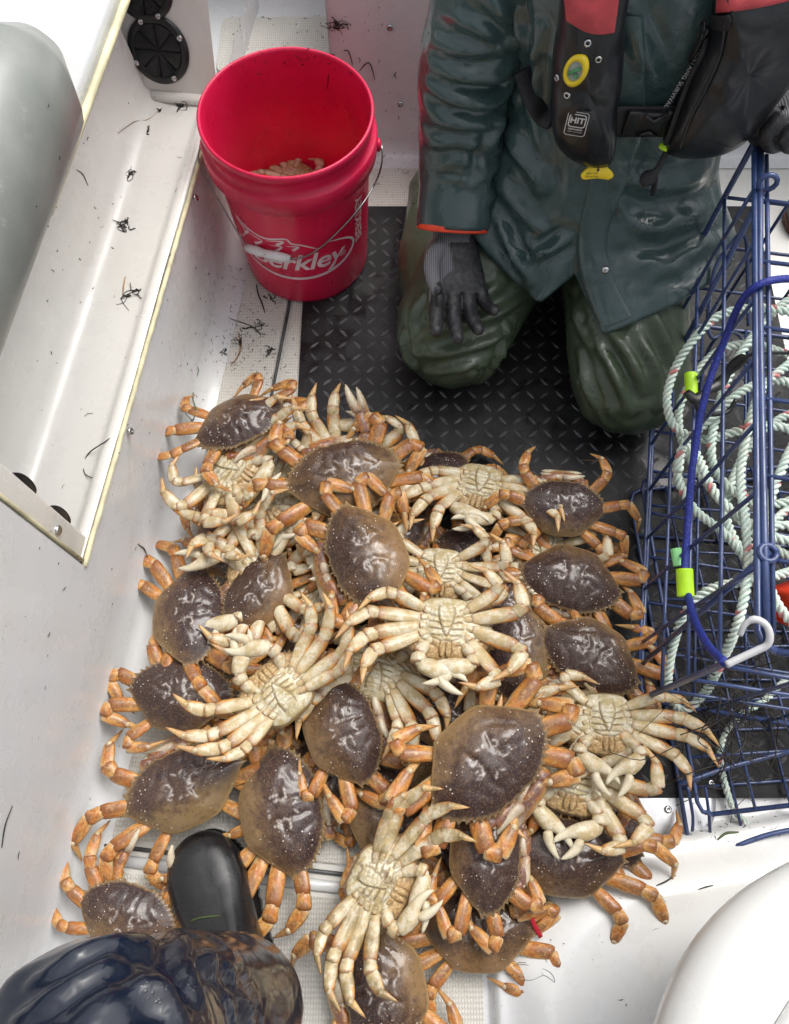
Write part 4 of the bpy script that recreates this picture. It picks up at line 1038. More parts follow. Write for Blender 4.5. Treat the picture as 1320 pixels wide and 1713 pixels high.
# white hook
mb = MB(); hp = [P(x, y, z)-TO for x, y, z in ((1238, 1062, .505), (1246, 1045, .515), (1262, 1036, .522), (1280, 1044, .522), (1288, 1062, .520), (1284, 1078, .514), (1266, 1088, .508), (1240, 1100, .502), (1215, 1112, .498))]
mb.tube(smooth(hp, 40), [.0034]*8+[.0042]*32, 10); mb.build('rubber_hook', M_hook, trap)
# ---- loose things hung on or lying in the trap ----
def rope(path, r=.0068, name='rope', label=None, n=None, org=None):
    pl = smooth(path, 400); L = sum((a-b).length for a, b in zip(pl, pl[1:])); N = int(L/.0045)
    pl = smooth(path, N); org = org or pl[0]; mb = MB(); u = Vector((0, 0, 1)); fr = []; s = 0
    for i, p in enumerate(pl):
        t = (pl[min(i+1, N-1)]-pl[max(i-1, 0)]).normalized(); u = u-t*u.dot(t)
        if u.length < .05: u = t.orthogonal()
        u.normalize(); fr.append((p, t, u.copy(), t.cross(u)))
    for k in range(3):
        rings = []
        for i, (p, t, u, b_) in enumerate(fr):
            a = 2*math.pi*(i*L/N/.030 + k/3); c = p+(u*math.cos(a)+b_*math.sin(a))*r*.55
            o1 = (u*math.cos(a)+b_*math.sin(a)); o2 = t.cross(o1)
            rings.append([c+(o1*math.cos(2*math.pi*j/7)+o2*math.sin(2*math.pi*j/7))*r*.60-org for j in range(7)])
        mb.rings(rings, ats={'len': [[i*L/N]*7 for i in range(N)], 'strand': [[1.0 if k == 0 else 0.0]*7]*N})
    o = mb.build(name, M_rope); o.location = org
    return tag(o, label, 'rope', 'pale ropes in the blue trap')
def zz(l): return [P(*q) for q in l]
rope(zz([(1420, 540, .30), (1320, 522, .31), (1260, 515, .31), (1200, 530, .30), (1155, 575, .28), (1128, 620, .25), (1116, 670, .23), (1130, 715, .22), (1180, 735, .23), (1240, 720, .25), (1310, 715, .26), (1400, 760, .25), (1440, 850, .24), (1380, 930, .24),
         (1310, 960, .25), (1250, 972, .26), (1190, 985, .25), (1150, 1020, .22), (1126, 1080, .17), (1118, 1150, .12), (1140, 1188, .10), (1178, 1160, .13), (1205, 1110, .2), (1235, 1040, .27), (1252, 950, .28), (1247, 870, .28), (1240, 780, .27), (1270, 660, .30), (1330, 600, .3)]),
     label='long pale rope with a loop reaching the near lower corner of the trap')
rope(zz([(1420, 600, .22), (1320, 592, .24), (1255, 575, .25), (1195, 592, .24), (1150, 650, .22), (1135, 700, .20), (1150, 760, .18), (1200, 830, .18), (1250, 880, .20), (1320, 930, .20), (1400, 935, .2), (1440, 860, .2), (1390, 800, .2), (1320, 850, .22), (1270, 900, .24), (1320, 880, .24), (1420, 960, .2)]),
     label='pale rope coiled deep inside the trap behind the blue cord')
rope(zz([(1135, 790, .24), (1142, 750, .25), (1165, 760, .25), (1200, 830, .26), (1262, 880, .27), (1320, 905, .27), (1400, 900, .26), (1440, 800, .26), (1390, 700, .27), (1320, 640, .28), (1250, 650, .28), (1190, 700, .26), (1150, 740, .24), (1133, 790, .22), (1160, 850, .2), (1220, 900, .2), (1300, 1000, .2), (1400, 1060, .2)]),
     label='pale rope crossing itself in the middle of the trap')
rope(zz([(1440, 1120, .05), (1360, 1100, .05), (1280, 1170, .05), (1235, 1200, .04), (1205, 1250, .03), (1215, 1320, .02), (1240, 1370, .012), (1300, 1400, .012), (1380, 1390, .012)]), .0055, label='thin pale rope hanging out below the trap onto the white floor')
rope(zz([(1430, 500, .27), (1330, 498, .29), (1262, 560, .29), (1215, 640, .27), (1190, 745, .25), (1205, 800, .22), (1262, 840, .22), (1330, 835, .23), (1420, 780, .25)]), label='pale rope arching over the middle of the coil near the frame post')
rope(zz([(1430, 690, .20), (1330, 690, .21), (1255, 745, .21), (1215, 850, .20), (1245, 930, .20), (1310, 1010, .19), (1420, 1040, .18)]), label='pale rope lowest in the coil beside the orange float')
rope(zz([(1440, 640, .33), (1370, 680, .33), (1310, 780, .33), (1275, 900, .31), (1300, 1010, .30), (1380, 1090, .28)]), label='pale rope running straight down right of the frame post')
mb = MB(); cp = zz([(1420, 470, .46), (1330, 466, .50), (1275, 474, .512), (1240, 505, .48), (1212, 570, .42), (1180, 660, .38), (1160, 770, .34), (1150, 880, .31), (1146, 960, .30), (1160, 1030, .36), (1185, 1080, .43), (1212, 1108, .492)])
o = MB(); o.tube(smooth([p-cp[0] for p in cp], 120), .0052, 10); o = o.build('blue_cord', M_bcord); o.location = cp[0]; tag(o, 'bright blue braided cord running down the left side of the trap', 'cord')
def sleeve(px, py, z, L, r, ang, mat, label):
    c = P(px, py, z); ob = MB(); a = R(ang); d = Vector((math.sin(a), math.cos(a), .15)).normalized()
    M_ = d.to_track_quat('Z', 'X').to_matrix().to_4x4()
    ob.lathe([(r*.6, -L/2), (r, -L/2), (r, L/2), (r*.6, L/2), (r*.6, -L/2)], 20, M_); ob = hard(ob.build('plastic_sleeve', mat)); ob.location = c
    return tag(ob, label, 'sleeve', 'plastic sleeves on the trap')
sleeve(1156, 645, .30, .040, .0095, 2, M_lime, 'lime sleeve behind the black rubber strap, upper of the bright ones')
sleeve(1146, 975, .32, .038, .0115, 2, M_lime, 'lime sleeve on the blue cord, lower of the bright ones')
sleeve(1133, 932, .25, .026, .008, -5, M_mint, 'small mint green sleeve just above a lime sleeve')
ob = MB(); pp = zz([(1148, 655, .31), (1165, 668, .31), (1185, 652, .31), (1205, 640, .31), (1228, 612, .33), (1262, 592, .36), (1320, 590, .36)])
ob.tube(smooth([p-pp[0] for p in pp], 40), [.006+.004*abs(math.sin(i*.35)) for i in range(26)]+[.003]*14, 10, flat=.6); ob.tube(smooth([p-pp[0] for p in zz([(1160, 668, .30), (1175, 690, .29), (1215, 690, .28), (1232, 668, .29)])], 20), .004, 8)
ob = ob.build('rubber_strap', M_blk); ob.location = pp[0]; tag(ob, 'black rubber strap with hooks beside the upper lime sleeve', 'strap')
ob = MB(); ob.box((-.03, -.03, -.03), (.03, .03, .03), Matrix.Rotation(R(20), 4, 'Z') @ Matrix.Rotation(R(25), 4, 'X'), bev=.008)
ob.tube([Vector((-.0, -.04, -.02)), Vector((.0, .04, .02))], .006, 8); ob = hard(ob.build('orange_float', M_orange), 50); ob.location = P(1338, 1008, .22); tag(ob, 'bright orange float block in the trap at the right edge', 'float')
# ---- flat trap underneath ----
l0, l1 = P(1061, 812, .045), P(1152, 1416, .012)
fd = (l0-l1); FL = fd.length; fd.z = 0; fd.normalize(); fw = Vector((fd.y, -fd.x, 0)); fw = (fw*.99+Vector((0, .06, 0))).normalized()
ft = empty('folded_trap', Vector((l1.x, l1.y, .010)), 'flat folded blue wire trap lying under the tall one', 'crab trap')
FO = Vector(ft.location)
def G(l, w_, z): return fd*l+fw*w_+Vector((0, 0, z))
for nm, zb, dl, dw in (('lower_panel', .004, 0, 0), ('upper_panel', .040, .045, .012)):
    mb = MB()
    for i in range(1, 7): wire(mb, G(FL*i/7+dl, dw, zb), G(FL*i/9+dl, .62+dw, zb), .0026)
    for i in range(1, 7): wire(mb, G(dl, .62*i/7+dw, zb+.004), G(FL+dl*.2, .62*i/9+dw, zb+.004), .0026)
    mb.tube(rr_path([G(dl, dw, zb+.001), G(FL+dl*.2, dw, zb+.001), G(FL, .62+dw, zb+.001), G(dl, .62+dw, zb+.001)]), .0038, 8)
    mb.build(nm, M_blue, ft)
mb = MB(); wire(mb, P(1135, 1312, .06)-FO, P(1330, 1255, .06)-FO, .0042); wire(mb, P(1225, 1418, .03)-FO, P(1340, 1385, .045)-FO, .0042)
for x, y in ((1150, 1315), (1180, 1318)): wire(mb, P(x, y, .055)-FO, P(x+8, y+75, .02)-FO, .0026)
mb.build('hinge_rod', M_blue, ft)
# ================= photographer's own leg in the lower left corner =================
ph = empty('person', (-.2, -.25, .0), 'wet navy oilskin leg and black boot of the standing person taking the picture', 'person')
HO = Vector(ph.location)
def hrel(l): return [Vector(p)-HO for p in l]
J = [(Vector(p)-HO, *r) for p, *r in [((-.10, -.62, .86), .10, .10), ((-.16, -.45, .74), .085), ((-.255, -.20, .56), .060), ((-.225, -.22, .34), .050), ((-.228, -.225, .12), .036), ((-.242, -.19, .06), .026, .026), ((-.275, -.11, .045), .022, .016), ((.06, -.62, .86), .085), ((.10, -.60, .45), .05), ((.11, -.62, .1), .035), ((.13, -.52, .04), .03, .02),
   ((-.02, -.63, 1.05), .12, .09), ((-.02, -.62, 1.3), .12, .09), ((-.02, -.60, 1.45), .05, .05), ((-.02, -.58, 1.6), .075, .085)]]
skinned('body', J, [(0, 1), (1, 2), (2, 3), (3, 4), (4, 5), (5, 6), (0, 7), (7, 8), (8, 9), (9, 10), (0, 11), (11, 12), (12, 13), (13, 14)], M_skin, ph)
mb = MB()
loftseg(mb, hrel([(-.10, -.62, .86), (-.17, -.42, .72), (-.262, -.205, .555)]), [.13, .125, .108], flats=[1, .95, .92])
loftseg(mb, hrel([(-.258, -.21, .54), (-.235, -.225, .38), (-.196, -.245, .20)]), [.100, .092, .086])
loftseg(mb, hrel([(.08, -.62, .86), (.11, -.60, .45), (.11, -.62, .2)]), [.13, .10, .085])
loftseg(mb, hrel([(-.02, -.63, .9), (-.02, -.63, 1.1), (-.02, -.62, 1.35)]), [.19, .18, .18], flats=[.7, .7, .6])
nt_ = mb.build('oilskin_trousers', M_navy, ph); remesh(nt_, .0075, 4)
folds(nt_, [([(60, 1640), (150, 1590), (240, 1575)], .007, .010), ([(40, 1690), (130, 1640), (220, 1600)], .006, .010), ([(270, 1560), (310, 1620), (350, 1700)], .012, .012), ([(300, 1590), (370, 1620), (430, 1650)], .009, .010),
            ([(250, 1640), (300, 1680), (330, 1712)], .007, .012), ([(150, 1700), (220, 1660), (280, 1640)], .005, .013), ([(380, 1640), (410, 1680), (430, 1712)], .008, .010), ([(330, 1600), (380, 1660), (400, 1712)], .007, .009)], .0042, 8, 5, gain=1.1)
# boots
def rboot(toe, ankle, name, parent, org, wd=.060, mats=M_boot):
    toe, ankle = Vector(toe), Vector(ankle); d = (toe-ankle); d.z = 0; L = d.length; d.normalize(); s = Vector((d.y, -d.x, 0)); mb = MB()
    secs = [(-.085, .034, .085), (-.07, .044, .11), (-.03, .048, .13), (.03, .050, .118), (.07, .054, .094), (L-.085, .061, .078), (L-.05, .060, .068), (L-.03, .053, .063), (L-.014, .043, .056), (L-.003, .030, .046), (L+.004, .014, .034)]
    rings = []
    for x, w_, h_ in secs:
        w_ *= wd/.060; rings.append([ankle*1.0+d*x+s*(w_*math.copysign(abs(math.cos(a))**.75, math.cos(a)))+Vector((0, 0, -ankle.z+.018+max(-.3, math.sin(a))*h_*.5+h_*.45)) -org for a in [2*math.pi*k/28 for k in range(28)]])
    mb.rings(rings)
    sh = [ankle+Vector((0, 0, z-ankle.z))-org-d*(.02) for z in (.09, .16, .26, .34)]
    loftseg(mb, sh, [.05, .05, .058, .062], n=24)
    o = mb.build(name, mats, parent); remesh(o, .0035, 14, .6)
    so2 = MB(); pts = []
    N = 150
    for i in range(N):
        a = 2*math.pi*i/N; ca, sa = math.cos(a), math.sin(a)
        x = (L+.004+.09)/2*math.copysign(abs(ca)**.85, ca)+(L+.004-.09)/2; w_ = float(np.interp(x, [q[0] for q in secs], [q[1] for q in secs]))*wd/.060
        w_ = (.050 + .016*sstep(x, .02, .14))*wd/.060*abs(sa)**.70 if True else w_
        pts.append((x, math.copysign(w_, sa), 1+(.0022/.05)*(1 if (i % 2) else 0)))
    rr = []
    for z, g_ in ((.002, .97), (.004, 1), (.014, 1), (.018, 1), (.022, .985)):
        rr.append([Vector((ankle.x, ankle.y, 0))+d*(x*g_)+s*(y*g_*k)+Vector((0, 0, z))-org for x, y, k in pts])
    so2.rings(rr); so2.build('ribbed_sole', mats, o); return o
rboot((-.318, -.046, .02), (-.232, -.215, .09), 'rubber_boot', ph, HO, .060)
rboot((.14, -.47, .02), (.11, -.62, .09), 'rubber_boot', ph, HO, .06)
# toe of another boot at the right edge, on the far floor
b2 = empty('shoe', P(1330, 372, .0), 'grey and brown deck boot at the right edge beyond the trap', 'boot')
BO2 = Vector(b2.location)
mb = MB(); rings = [[Vector((.02+x, w_*math.cos(a), .012+max(0, math.sin(a))*h_)) for a in [2*math.pi*k/20 for k in range(20)]] for x, w_, h_ in ((-.045, .015, .02), (-.035, .034, .04), (0, .045, .055), (.06, .048, .07), (.14, .045, .11))]
mb.rings(rings); mb.build('upper', plain('grey_canvas', (.20, .20, .18), .7), b2)
mb = MB(); rings = [[Vector((.02+(-.05+.06*(1-math.cos(a))*.0)+x, w_*math.cos(a), z)) for a in [2*math.pi*k/20 for k in range(20)]] for x, w_, z in ((0, .0, 0),)]
out_ = smooth([(-.038, 0, 0), (-.03, .032, 0), (.0, .046, 0), (.08, .05, 0), (.17, .046, 0), (.17, -.046, 0), (.08, -.05, 0), (0, -.046, 0), (-.03, -.032, 0), (-.038, 0, 0)], 50)[:-1]
mb = MB(); mb.rings([[q+Vector((.01, 0, z)) for q in out_] for z in (.0, .014, .018)]); mb.build('sole', plain('brown_sole', (.10, .03, .012), .6), b2)
# ================= crabs (1 unit = one carapace width) =================
HALF = [(0, .325), (.05, .33), (.085, .318), (.13, .325), (.20, .308), (.29, .265), (.37, .21), (.445, .15), (.488, .07), (.503, .0),
        (.482, -.05), (.435, -.115), (.375, -.18), (.315, -.24), (.262, -.295), (.215, -.338), (.16, -.360), (.08, -.368), (0, -.370)]
CY = -.02
_pol = []
for x, y in HALF: _pol.append((math.atan2(y-CY, x), math.hypot(x, y-CY)))
_pa = [p[0] for p in reversed(_pol)]; _pr = [p[1] for p in reversed(_pol)]
def orad(th):
    th = math.atan2(math.sin(th), math.cos(th))
    if abs(th) > math.pi/2: th = math.copysign(math.pi, th)-th
    return float(np.interp(th, _pa, _pr))
def segdist(x, y, pl):
    best = 9
    for (ax, ay), (bx, by) in zip(pl, pl[1:]):
        dx, dy = bx-ax, by-ay; t = max(0, min(1, ((x-ax)*dx+(y-ay)*dy)/(dx*dx+dy*dy)))
        best = min(best, math.hypot(x-ax-t*dx, y-ay-t*dy))
    return best
GROOVES = [[(.045, .20), (.075, .13), (.062, .06), (.095, .0), (.075, -.06), (.11, -.13)], [(.15, .23), (.19, .13), (.27, .06)], [(.095, .0), (.17, -.01), (.22, .04)], [(.10, -.20), (.19, -.16), (.30, -.08)]]
MARKS = [[(.085, .045), (.070, .01), (.085, -.025), (.072, -.055)], [(.085, .045), (.13, .06), (.155, .045)], [(.11, -.02), (.12, -.05), (.105, -.08)], [(.02, .10), (.045, .13)], [(.015, -.10), (.04, -.115)]]
def carapace(seed):
    rd = random.Random(seed); mb = MB(); NT = 168; hgt = rd.uniform(.115, .14)
    GJ = [[(x+rd.uniform(-.012, .012), y+rd.uniform(-.012, .012)) for x, y in pl] for pl in GROOVES]; MJ = [[(x+rd.uniform(-.008, .008), y+rd.uniform(-.01, .01)) for x, y in pl] for pl in MARKS]
    br = [rd.uniform(.4, 1.3) for _ in range(4)]; gd = rd.uniform(.7, 1.5)
    NSs = [0.0]+[.05+.83*(i/22) for i in range(23)]+[.915, .945, .97, .988, 1.0]
    asym = [rd.uniform(-.008, .008) for _ in range(8)]; rows = []
    def dome(x, y, s, th):
        z = hgt*max(0, 1-s**2.1)**.78
        g = 0
        ax = abs(x)
        k = min(1, max(0, (1-s)/.25))
        g += br[0]*.016*math.exp(-((ax-.0)**2+(y-.10)**2)/.016) + br[1]*.012*math.exp(-(x*x+(y+.12)**2)/.010)
        g += br[2]*.020*math.exp(-((ax-.24)**2+(y+.05)**2)/.020) + .012*math.exp(-((ax-.25)**2+(y-.17)**2)/.006)
        for n_, pl in enumerate(GJ):
            d = segdist(ax, y, pl); g -= gd*(.009, .006, .006, .005)[n_]*math.exp(-(d/.024)**2)
        g += .006*noise.noise(Vector((x*9+seed, y*9, 0))) + .0015*noise.noise(Vector((x*24, y*24+seed, 3)))
        return z + g*k
    for s in NSs:
        row = []
        for j in range(NT):
            th = 2*math.pi*j/NT; r = orad(th)
            x0, y0 = math.cos(th)*r, math.sin(th)*r
            sp = 0
            if s > .93 and y0 > -.03:
                ax = abs(x0)
                if ax > .13:
                    u = (math.atan2(y0-CY, ax)+.02)/1.18*10.5
                    fr = u % 1; sp = .042*max(0, 1-abs(fr-.5)/.42)*((s-.93)/.07)
                    if u < 1: sp *= 1.35
                elif ax < .09: sp = .010*max(0, math.cos(x0*190))*((s-.93)/.07)
            r2 = r*s + sp
            x, y = math.cos(th)*r2, math.sin(th)*r2 + CY*0
            y += CY*(1-0)
            y -= 0
            mk = 0
            for pl in MJ: mk = max(mk, math.exp(-(segdist(abs(x)+rd.uniform(-.001, .001), y, pl)/.0075)**2))
            row.append(mb.vert((x, y, dome(x, y, s, th)), rad=s, mark=mk))
            if s == 0.0: break
        rows.append(row)
    for s, z in ((.985, -.018), (.95, -.040), (.90, -.062)):
        rows.append([mb.vert((math.cos(2*math.pi*j/NT)*orad(2*math.pi*j/NT)*s, math.sin(2*math.pi*j/NT)*orad(2*math.pi*j/NT)*s+CY, z), rad=1.0, mark=0) for j in range(NT)])
    for j in range(NT): mb.face((rows[0][0], rows[1][j], rows[1][(j+1) % NT]))
    for a, b in zip(rows[1:], rows[2:]):
        for j in range(NT):
            k = (j+1) % NT; mb.face((a[j], b[j], b[k], a[k]))
    return mb.build('carapace', M_shell)
COXA = [(.125, .095), (.135, .028), (.135, -.040), (.125, -.105), (.105, -.165)]
UGR = [[(.0, .115), (.06, .12), (.15, .075)], [(.035, .065), (.09, .065), (.15, .060)], [(.05, .0), (.10, -.005), (.16, -.008)], [(.06, -.065), (.11, -.075), (.16, -.080)],
       [(.07, -.13), (.12, -.145), (.16, -.150)], [(.018, .055), (.055, -.05), (.085, -.17), (.075, -.25)], [(.0, .07), (.018, .055)], [(.0, -.02), (.035, -.02)], [(.0, -.075), (.052, -.075)],
       [(.0, -.13), (.066, -.13)], [(.0, -.19), (.08, -.19)], [(.10, .17), (.24, .10), (.36, .02)], [(.19, .24), (.28, .14), (.40, .05)], [(.005, .13), (.005, .29)], [(.052, .135), (.060, .22), (.05, .28)]]
def underside(seed, mat):
    mb = MB(); NT = 140; NS_ = 34; rows = []
    for i in range(NS_+1):
        s = i/NS_; row = []
        for j in range(NT):
            th = 2*math.pi*j/NT; r = orad(th)*.94*s; x, y = r*math.cos(th), r*math.sin(th)+CY; ax = abs(x)
            z = -.055 - .075*max(0, 1-s**2.6)**.7
            gr = 0
            for iu, pl in enumerate(UGR): gr = max(gr, (.4 if 7 <= iu <= 10 else 1)*math.exp(-(segdist(ax+.006*noise.noise(Vector((x*40, y*40, seed))), y, pl)/.0085)**2))
            # inner raised sternum, sunk towards the gill covers
            hr = noise.noise(Vector((x*34+seed, y*34, 4)))
            z += .004*hr
            st = 1/(1+math.exp((math.hypot(ax/1.0, (y+.03)/1.35)-.165)/.012))
            ab = 1.0 if (y < .06 and ax < .02+(.06-y)*.30 and ax < .088) else 0.0
            z -= .022*st + .010*ab*math.sin(min(1, max(0, (.088-ax)/.03))*math.pi/2)
            z += .017*gr + .005*noise.noise(Vector((x*20+seed, y*20, 0)))
            fr = min(1, max(0, (y-.105)/.03 + max(0, ax-.17)*8)) if y > -.12 else min(1, max(0, (ax-.2)*10))
            row.append(mb.vert((x, y, z), groove=gr, front=fr, abd=ab))
            if i == 0: break
        rows.append(row)
    for j in range(NT): mb.face((rows[0][0], rows[1][(j+1) % NT], rows[1][j]))
    for a, b in zip(rows[1:], rows[2:]):
        for j in range(NT):
            k = (j+1) % NT; mb.face((a[j], a[k], b[k], b[j]))
    return mb.build('underside', mat)
def mouth(mb):
    for sx in (-1, 1):
        rr = []
        for i in range(9):
            t = i/8; w = .030*math.sin(math.pi*(.15+.8*t))**.6; y = .125+.15*t
            rr.append([Vector((sx*.030+w*math.cos(a), y, -.128+.035*t-.016*math.sin(a)*(1-.4*t))) for a in [2*math.pi*k/10 for k in range(10)]])
        mb.rings(rr, ats={k: [[x]*10]*9 for k, x in (('groove', .15), ('front', .8), ('abd', 0.0))})
def dirv(az, el): return Vector((math.cos(R(az))*math.cos(R(el)), math.sin(R(az))*math.cos(R(el)), math.sin(R(el))))
PROF = {'coxa': ([0, .2, .55, .85, 1], [.85, 1, .96, 1.02, .85]), 'merus': ([0, .07, .3, .6, .88, .96, 1], [.58, .74, .92, 1.05, 1.02, 1.02, .86]),
        'carpus': ([0, .12, .5, .85, 1], [.86, .98, 1.05, 1.14, .92]), 'prop': ([0, .1, .45, .8, .94, 1], [.88, 1.04, 1.06, .86, .72, .60]),
        'dact': ([0, .1, .4, .7, .9, 1], [1.0, 1.0, .74, .46, .20, .03])}
def limbseg(mb, p0, p1, w, h, kind, up, bend=0.0, dac=0.0, n=12, roll=0.0, tooth=0.0):
    p0, p1 = Vector(p0), Vector(p1); d = (p1-p0); L = d.length; d = d/L
    u = Vector(up)-d*Vector(up).dot(d)
    if u.length < .25: u = Vector((0, 1, .3))-d*Vector((0, 1, .3)).dot(d)
    u.normalize(); s = d.cross(u)
    if roll: q = Matrix.Rotation(R(roll), 3, d); u2, s2 = q @ u, q @ s
    else: u2, s2 = u, s
    sd_ = (p0.x*13.7+p0.y*7.1) % 5; ts, ws = PROF[kind]; rings = []; D = []; T = []
    m = 10 if kind in ('merus', 'prop', 'dact') else 6
    for i in range(m):
        t = i/(m-1); k = itp(t, ts, ws); c = p0 + d*(L*t) - u*(bend*L*math.sin(math.pi*t*.5)**2 if kind == 'dact' else 0) + u*(.03*L*math.sin(math.pi*t) if kind == 'merus' else 0)
        ring = []; dr = []
        for j in range(n):
            a = 2*math.pi*j/n; ca, sa = math.cos(a), math.sin(a)
            if kind != 'coxa': ca = math.copysign(abs(ca)**1.45, ca)*1.04; sa = math.copysign(abs(sa)**1.12, sa)
            kk = k*(1+.05*noise.noise(Vector((c.x*30+ca*2, c.y*30+sa*2, sd_*7+t*5))))
            off = s2*(w*kk*ca) + u2*(h*kk*sa)
            ring.append(c+off); dr.append((off.normalized().dot(u)) if off.length > 1e-6 else 0)
        rings.append(ring); D.append(dr); T.append([t]*n)
    ats = {'dors': D, 'tt': T, 'dac': [[dac]*n]*m, 'tooth': [[tooth]*n]*m}
    mb.rings(rings, ats=ats)
LENS = [(.40, .105, .20, .18), (.45, .11, .24, .20), (.44, .11, .24, .20), (.33, .095, .19, .17)]
# pose: per leg (az, el) of merus, carpus, propodus, dactyl, for the crab's right side (+x), azimuth from +x to +y
POSES = {
 'out':    [[(50, 10), (66, 0), (110, -16), (140, -28)], [(16, 12), (0, 0), (-42, -20), (-80, -30)], [(-14, 12), (-30, 0), (-72, -20), (-100, -30)], [(-46, 10), (-62, 0), (-105, -16), (-135, -28)]],
 'folded': [[(60, 8), (120, 0), (208, -10), (222, -14)], [(26, 10), (-36, 0), (-128, -12), (-142, -16)], [(-8, 10), (-70, 0), (-158, -12), (-172, -14)], [(-42, 8), (-104, 0), (-190, -10), (-204, -12)]],
 'back':   [[(5, 10), (-20, 0), (-50, -15), (-70, -25)], [(-15, 10), (-35, 0), (-65, -15), (-80, -25)], [(-35, 10), (-52, 0), (-78, -15), (-95, -25)], [(-58, 8), (-75, 0), (-100, -15), (-120, -25)]],
 'fwd':    [[(75, 8), (85, 0), (105, -12), (120, -20)], [(50, 10), (62, 0), (85, -15), (105, -25)], [(22, 12), (30, 0), (50, -18), (70, -30)], [(-10, 10), (0, 0), (30, -15), (50, -25)]],
 'belly': [[(40, -8), (62, -22), (118, -30), (150, -5)], [(16, -8), (34, -30), (84, -38), (126, 0)], [(-12, -8), (-26, -30), (-58, -34), (-92, 4)], [(-38, -8), (-56, -18), (-90, -26), (-118, 6)]],
 'fan': [[(48, -10), (76, -24), (150, -8), (184, 10)], [(22, -10), (52, -28), (124, -12), (150, 14)], [(-6, -10), (-40, -28), (-112, -10), (-140, 14)], [(-36, -10), (-72, -22), (-140, -6), (-168, 12)]],
 'par':    [[(26, -10), (34, -20), (60, -24), (86, 6)], [(12, -11), (20, -22), (48, -26), (74, 8)], [(-2, -11), (6, -22), (34, -24), (62, 8)], [(-16, -10), (-8, -18), (22, -20), (48, 8)]],
 'drape':  [[(-20, -16), (-40, -16), (-62, -2), (-80, 16)], [(-32, -16), (-50, -18), (-70, -4), (-84, 16)], [(-45, -16), (-62, -18), (-80, -4), (-92, 16)], [(-60, -14), (-78, -14), (-95, -2), (-110, 16)]],
 'reach':  [[(70, -16), (80, -16), (92, -2), (105, 16)], [(52, -16), (62, -18), (76, -4), (90, 16)], [(34, -16), (44, -18), (58, -4), (74, 16)], [(16, -14), (26, -14), (42, -2), (60, 16)]],
}
def make_leg(parent, side, i, chain, rd, mat, dirty):
    mb = MB(); cx, cy = COXA[i+1]; up = Vector((0, 0, 1))
    j = lambda s: rd.uniform(-s, s)
    m_az, m_el = chain[0]
    p = Vector((cx, cy, -.098)); d0 = dirv((m_az*.45 + (-22+(-8*i)+16)*.55), 0)
    m_az += j(7); m_el += j(4)
    q = p + d0*.055; limbseg(mb, p, q+d0*.012, .038, .036, 'coxa', up)
    d1 = dirv(m_az*.75 + -6*i*.25, m_el*.5); r = q + d1*.062; limbseg(mb, q, r+d1*.016, .041, .036, 'coxa', up)
    lens = LENS[i]; cur = r; W = (.076, .066, .064, .036); H = (.038, .040, .029, .022)
    if mat is M_leg and dirty is None: W = tuple(x*.9 for x in W)
    if i == 3: W = tuple(x*.9 for x in W)
    roll0 = rd.uniform(-25, 25)
    for k, kind in enumerate(('merus', 'carpus', 'prop', 'dact')):
        az, el = chain[k] if k else (m_az, m_el)
        if k: az += j(9); el += j(6)
        d = dirv(az, el); nxt = cur + d*lens[k]
        limbseg(mb, cur - d*(.014 if k else 0), nxt + d*.010, W[k], H[k], kind, up, bend=.16 if kind == 'dact' else 0, dac=1.0 if kind == 'dact' else 0, roll=roll0*(.4 if k else 1))
        if k < 3: mb.ball(nxt, W[k]*.52, 8, 5, at={'dors': -.6, 'tt': .5, 'dac': .3, 'tooth': 0})
        cur = nxt
    if side < 0: mb.v = [(-x, y, z) for x, y, z in mb.v]; mb.f = [f[::-1] for f in mb.f]
    o = mb.build('leg', mat, parent); return o
CPOSE = {  # merus, carpus, palm, opening(deg)
 'tuck': [(58, -4), (105, -4), (172, -8), 8], 'tuck2': [(48, -2), (88, -4), (150, -6), 14], 'open': [(60, 0), (70, 0), (95, 5), 26],
 'front': [(52, -12), (96, -10), (163, -4), 16], 'front2': [(40, -12), (80, -12), (138, -4), 22], 'arch': [(70, -12), (100, -12), (140, 0), 18], 'wide': [(30, -8), (50, -8), (88, -4), 24]}
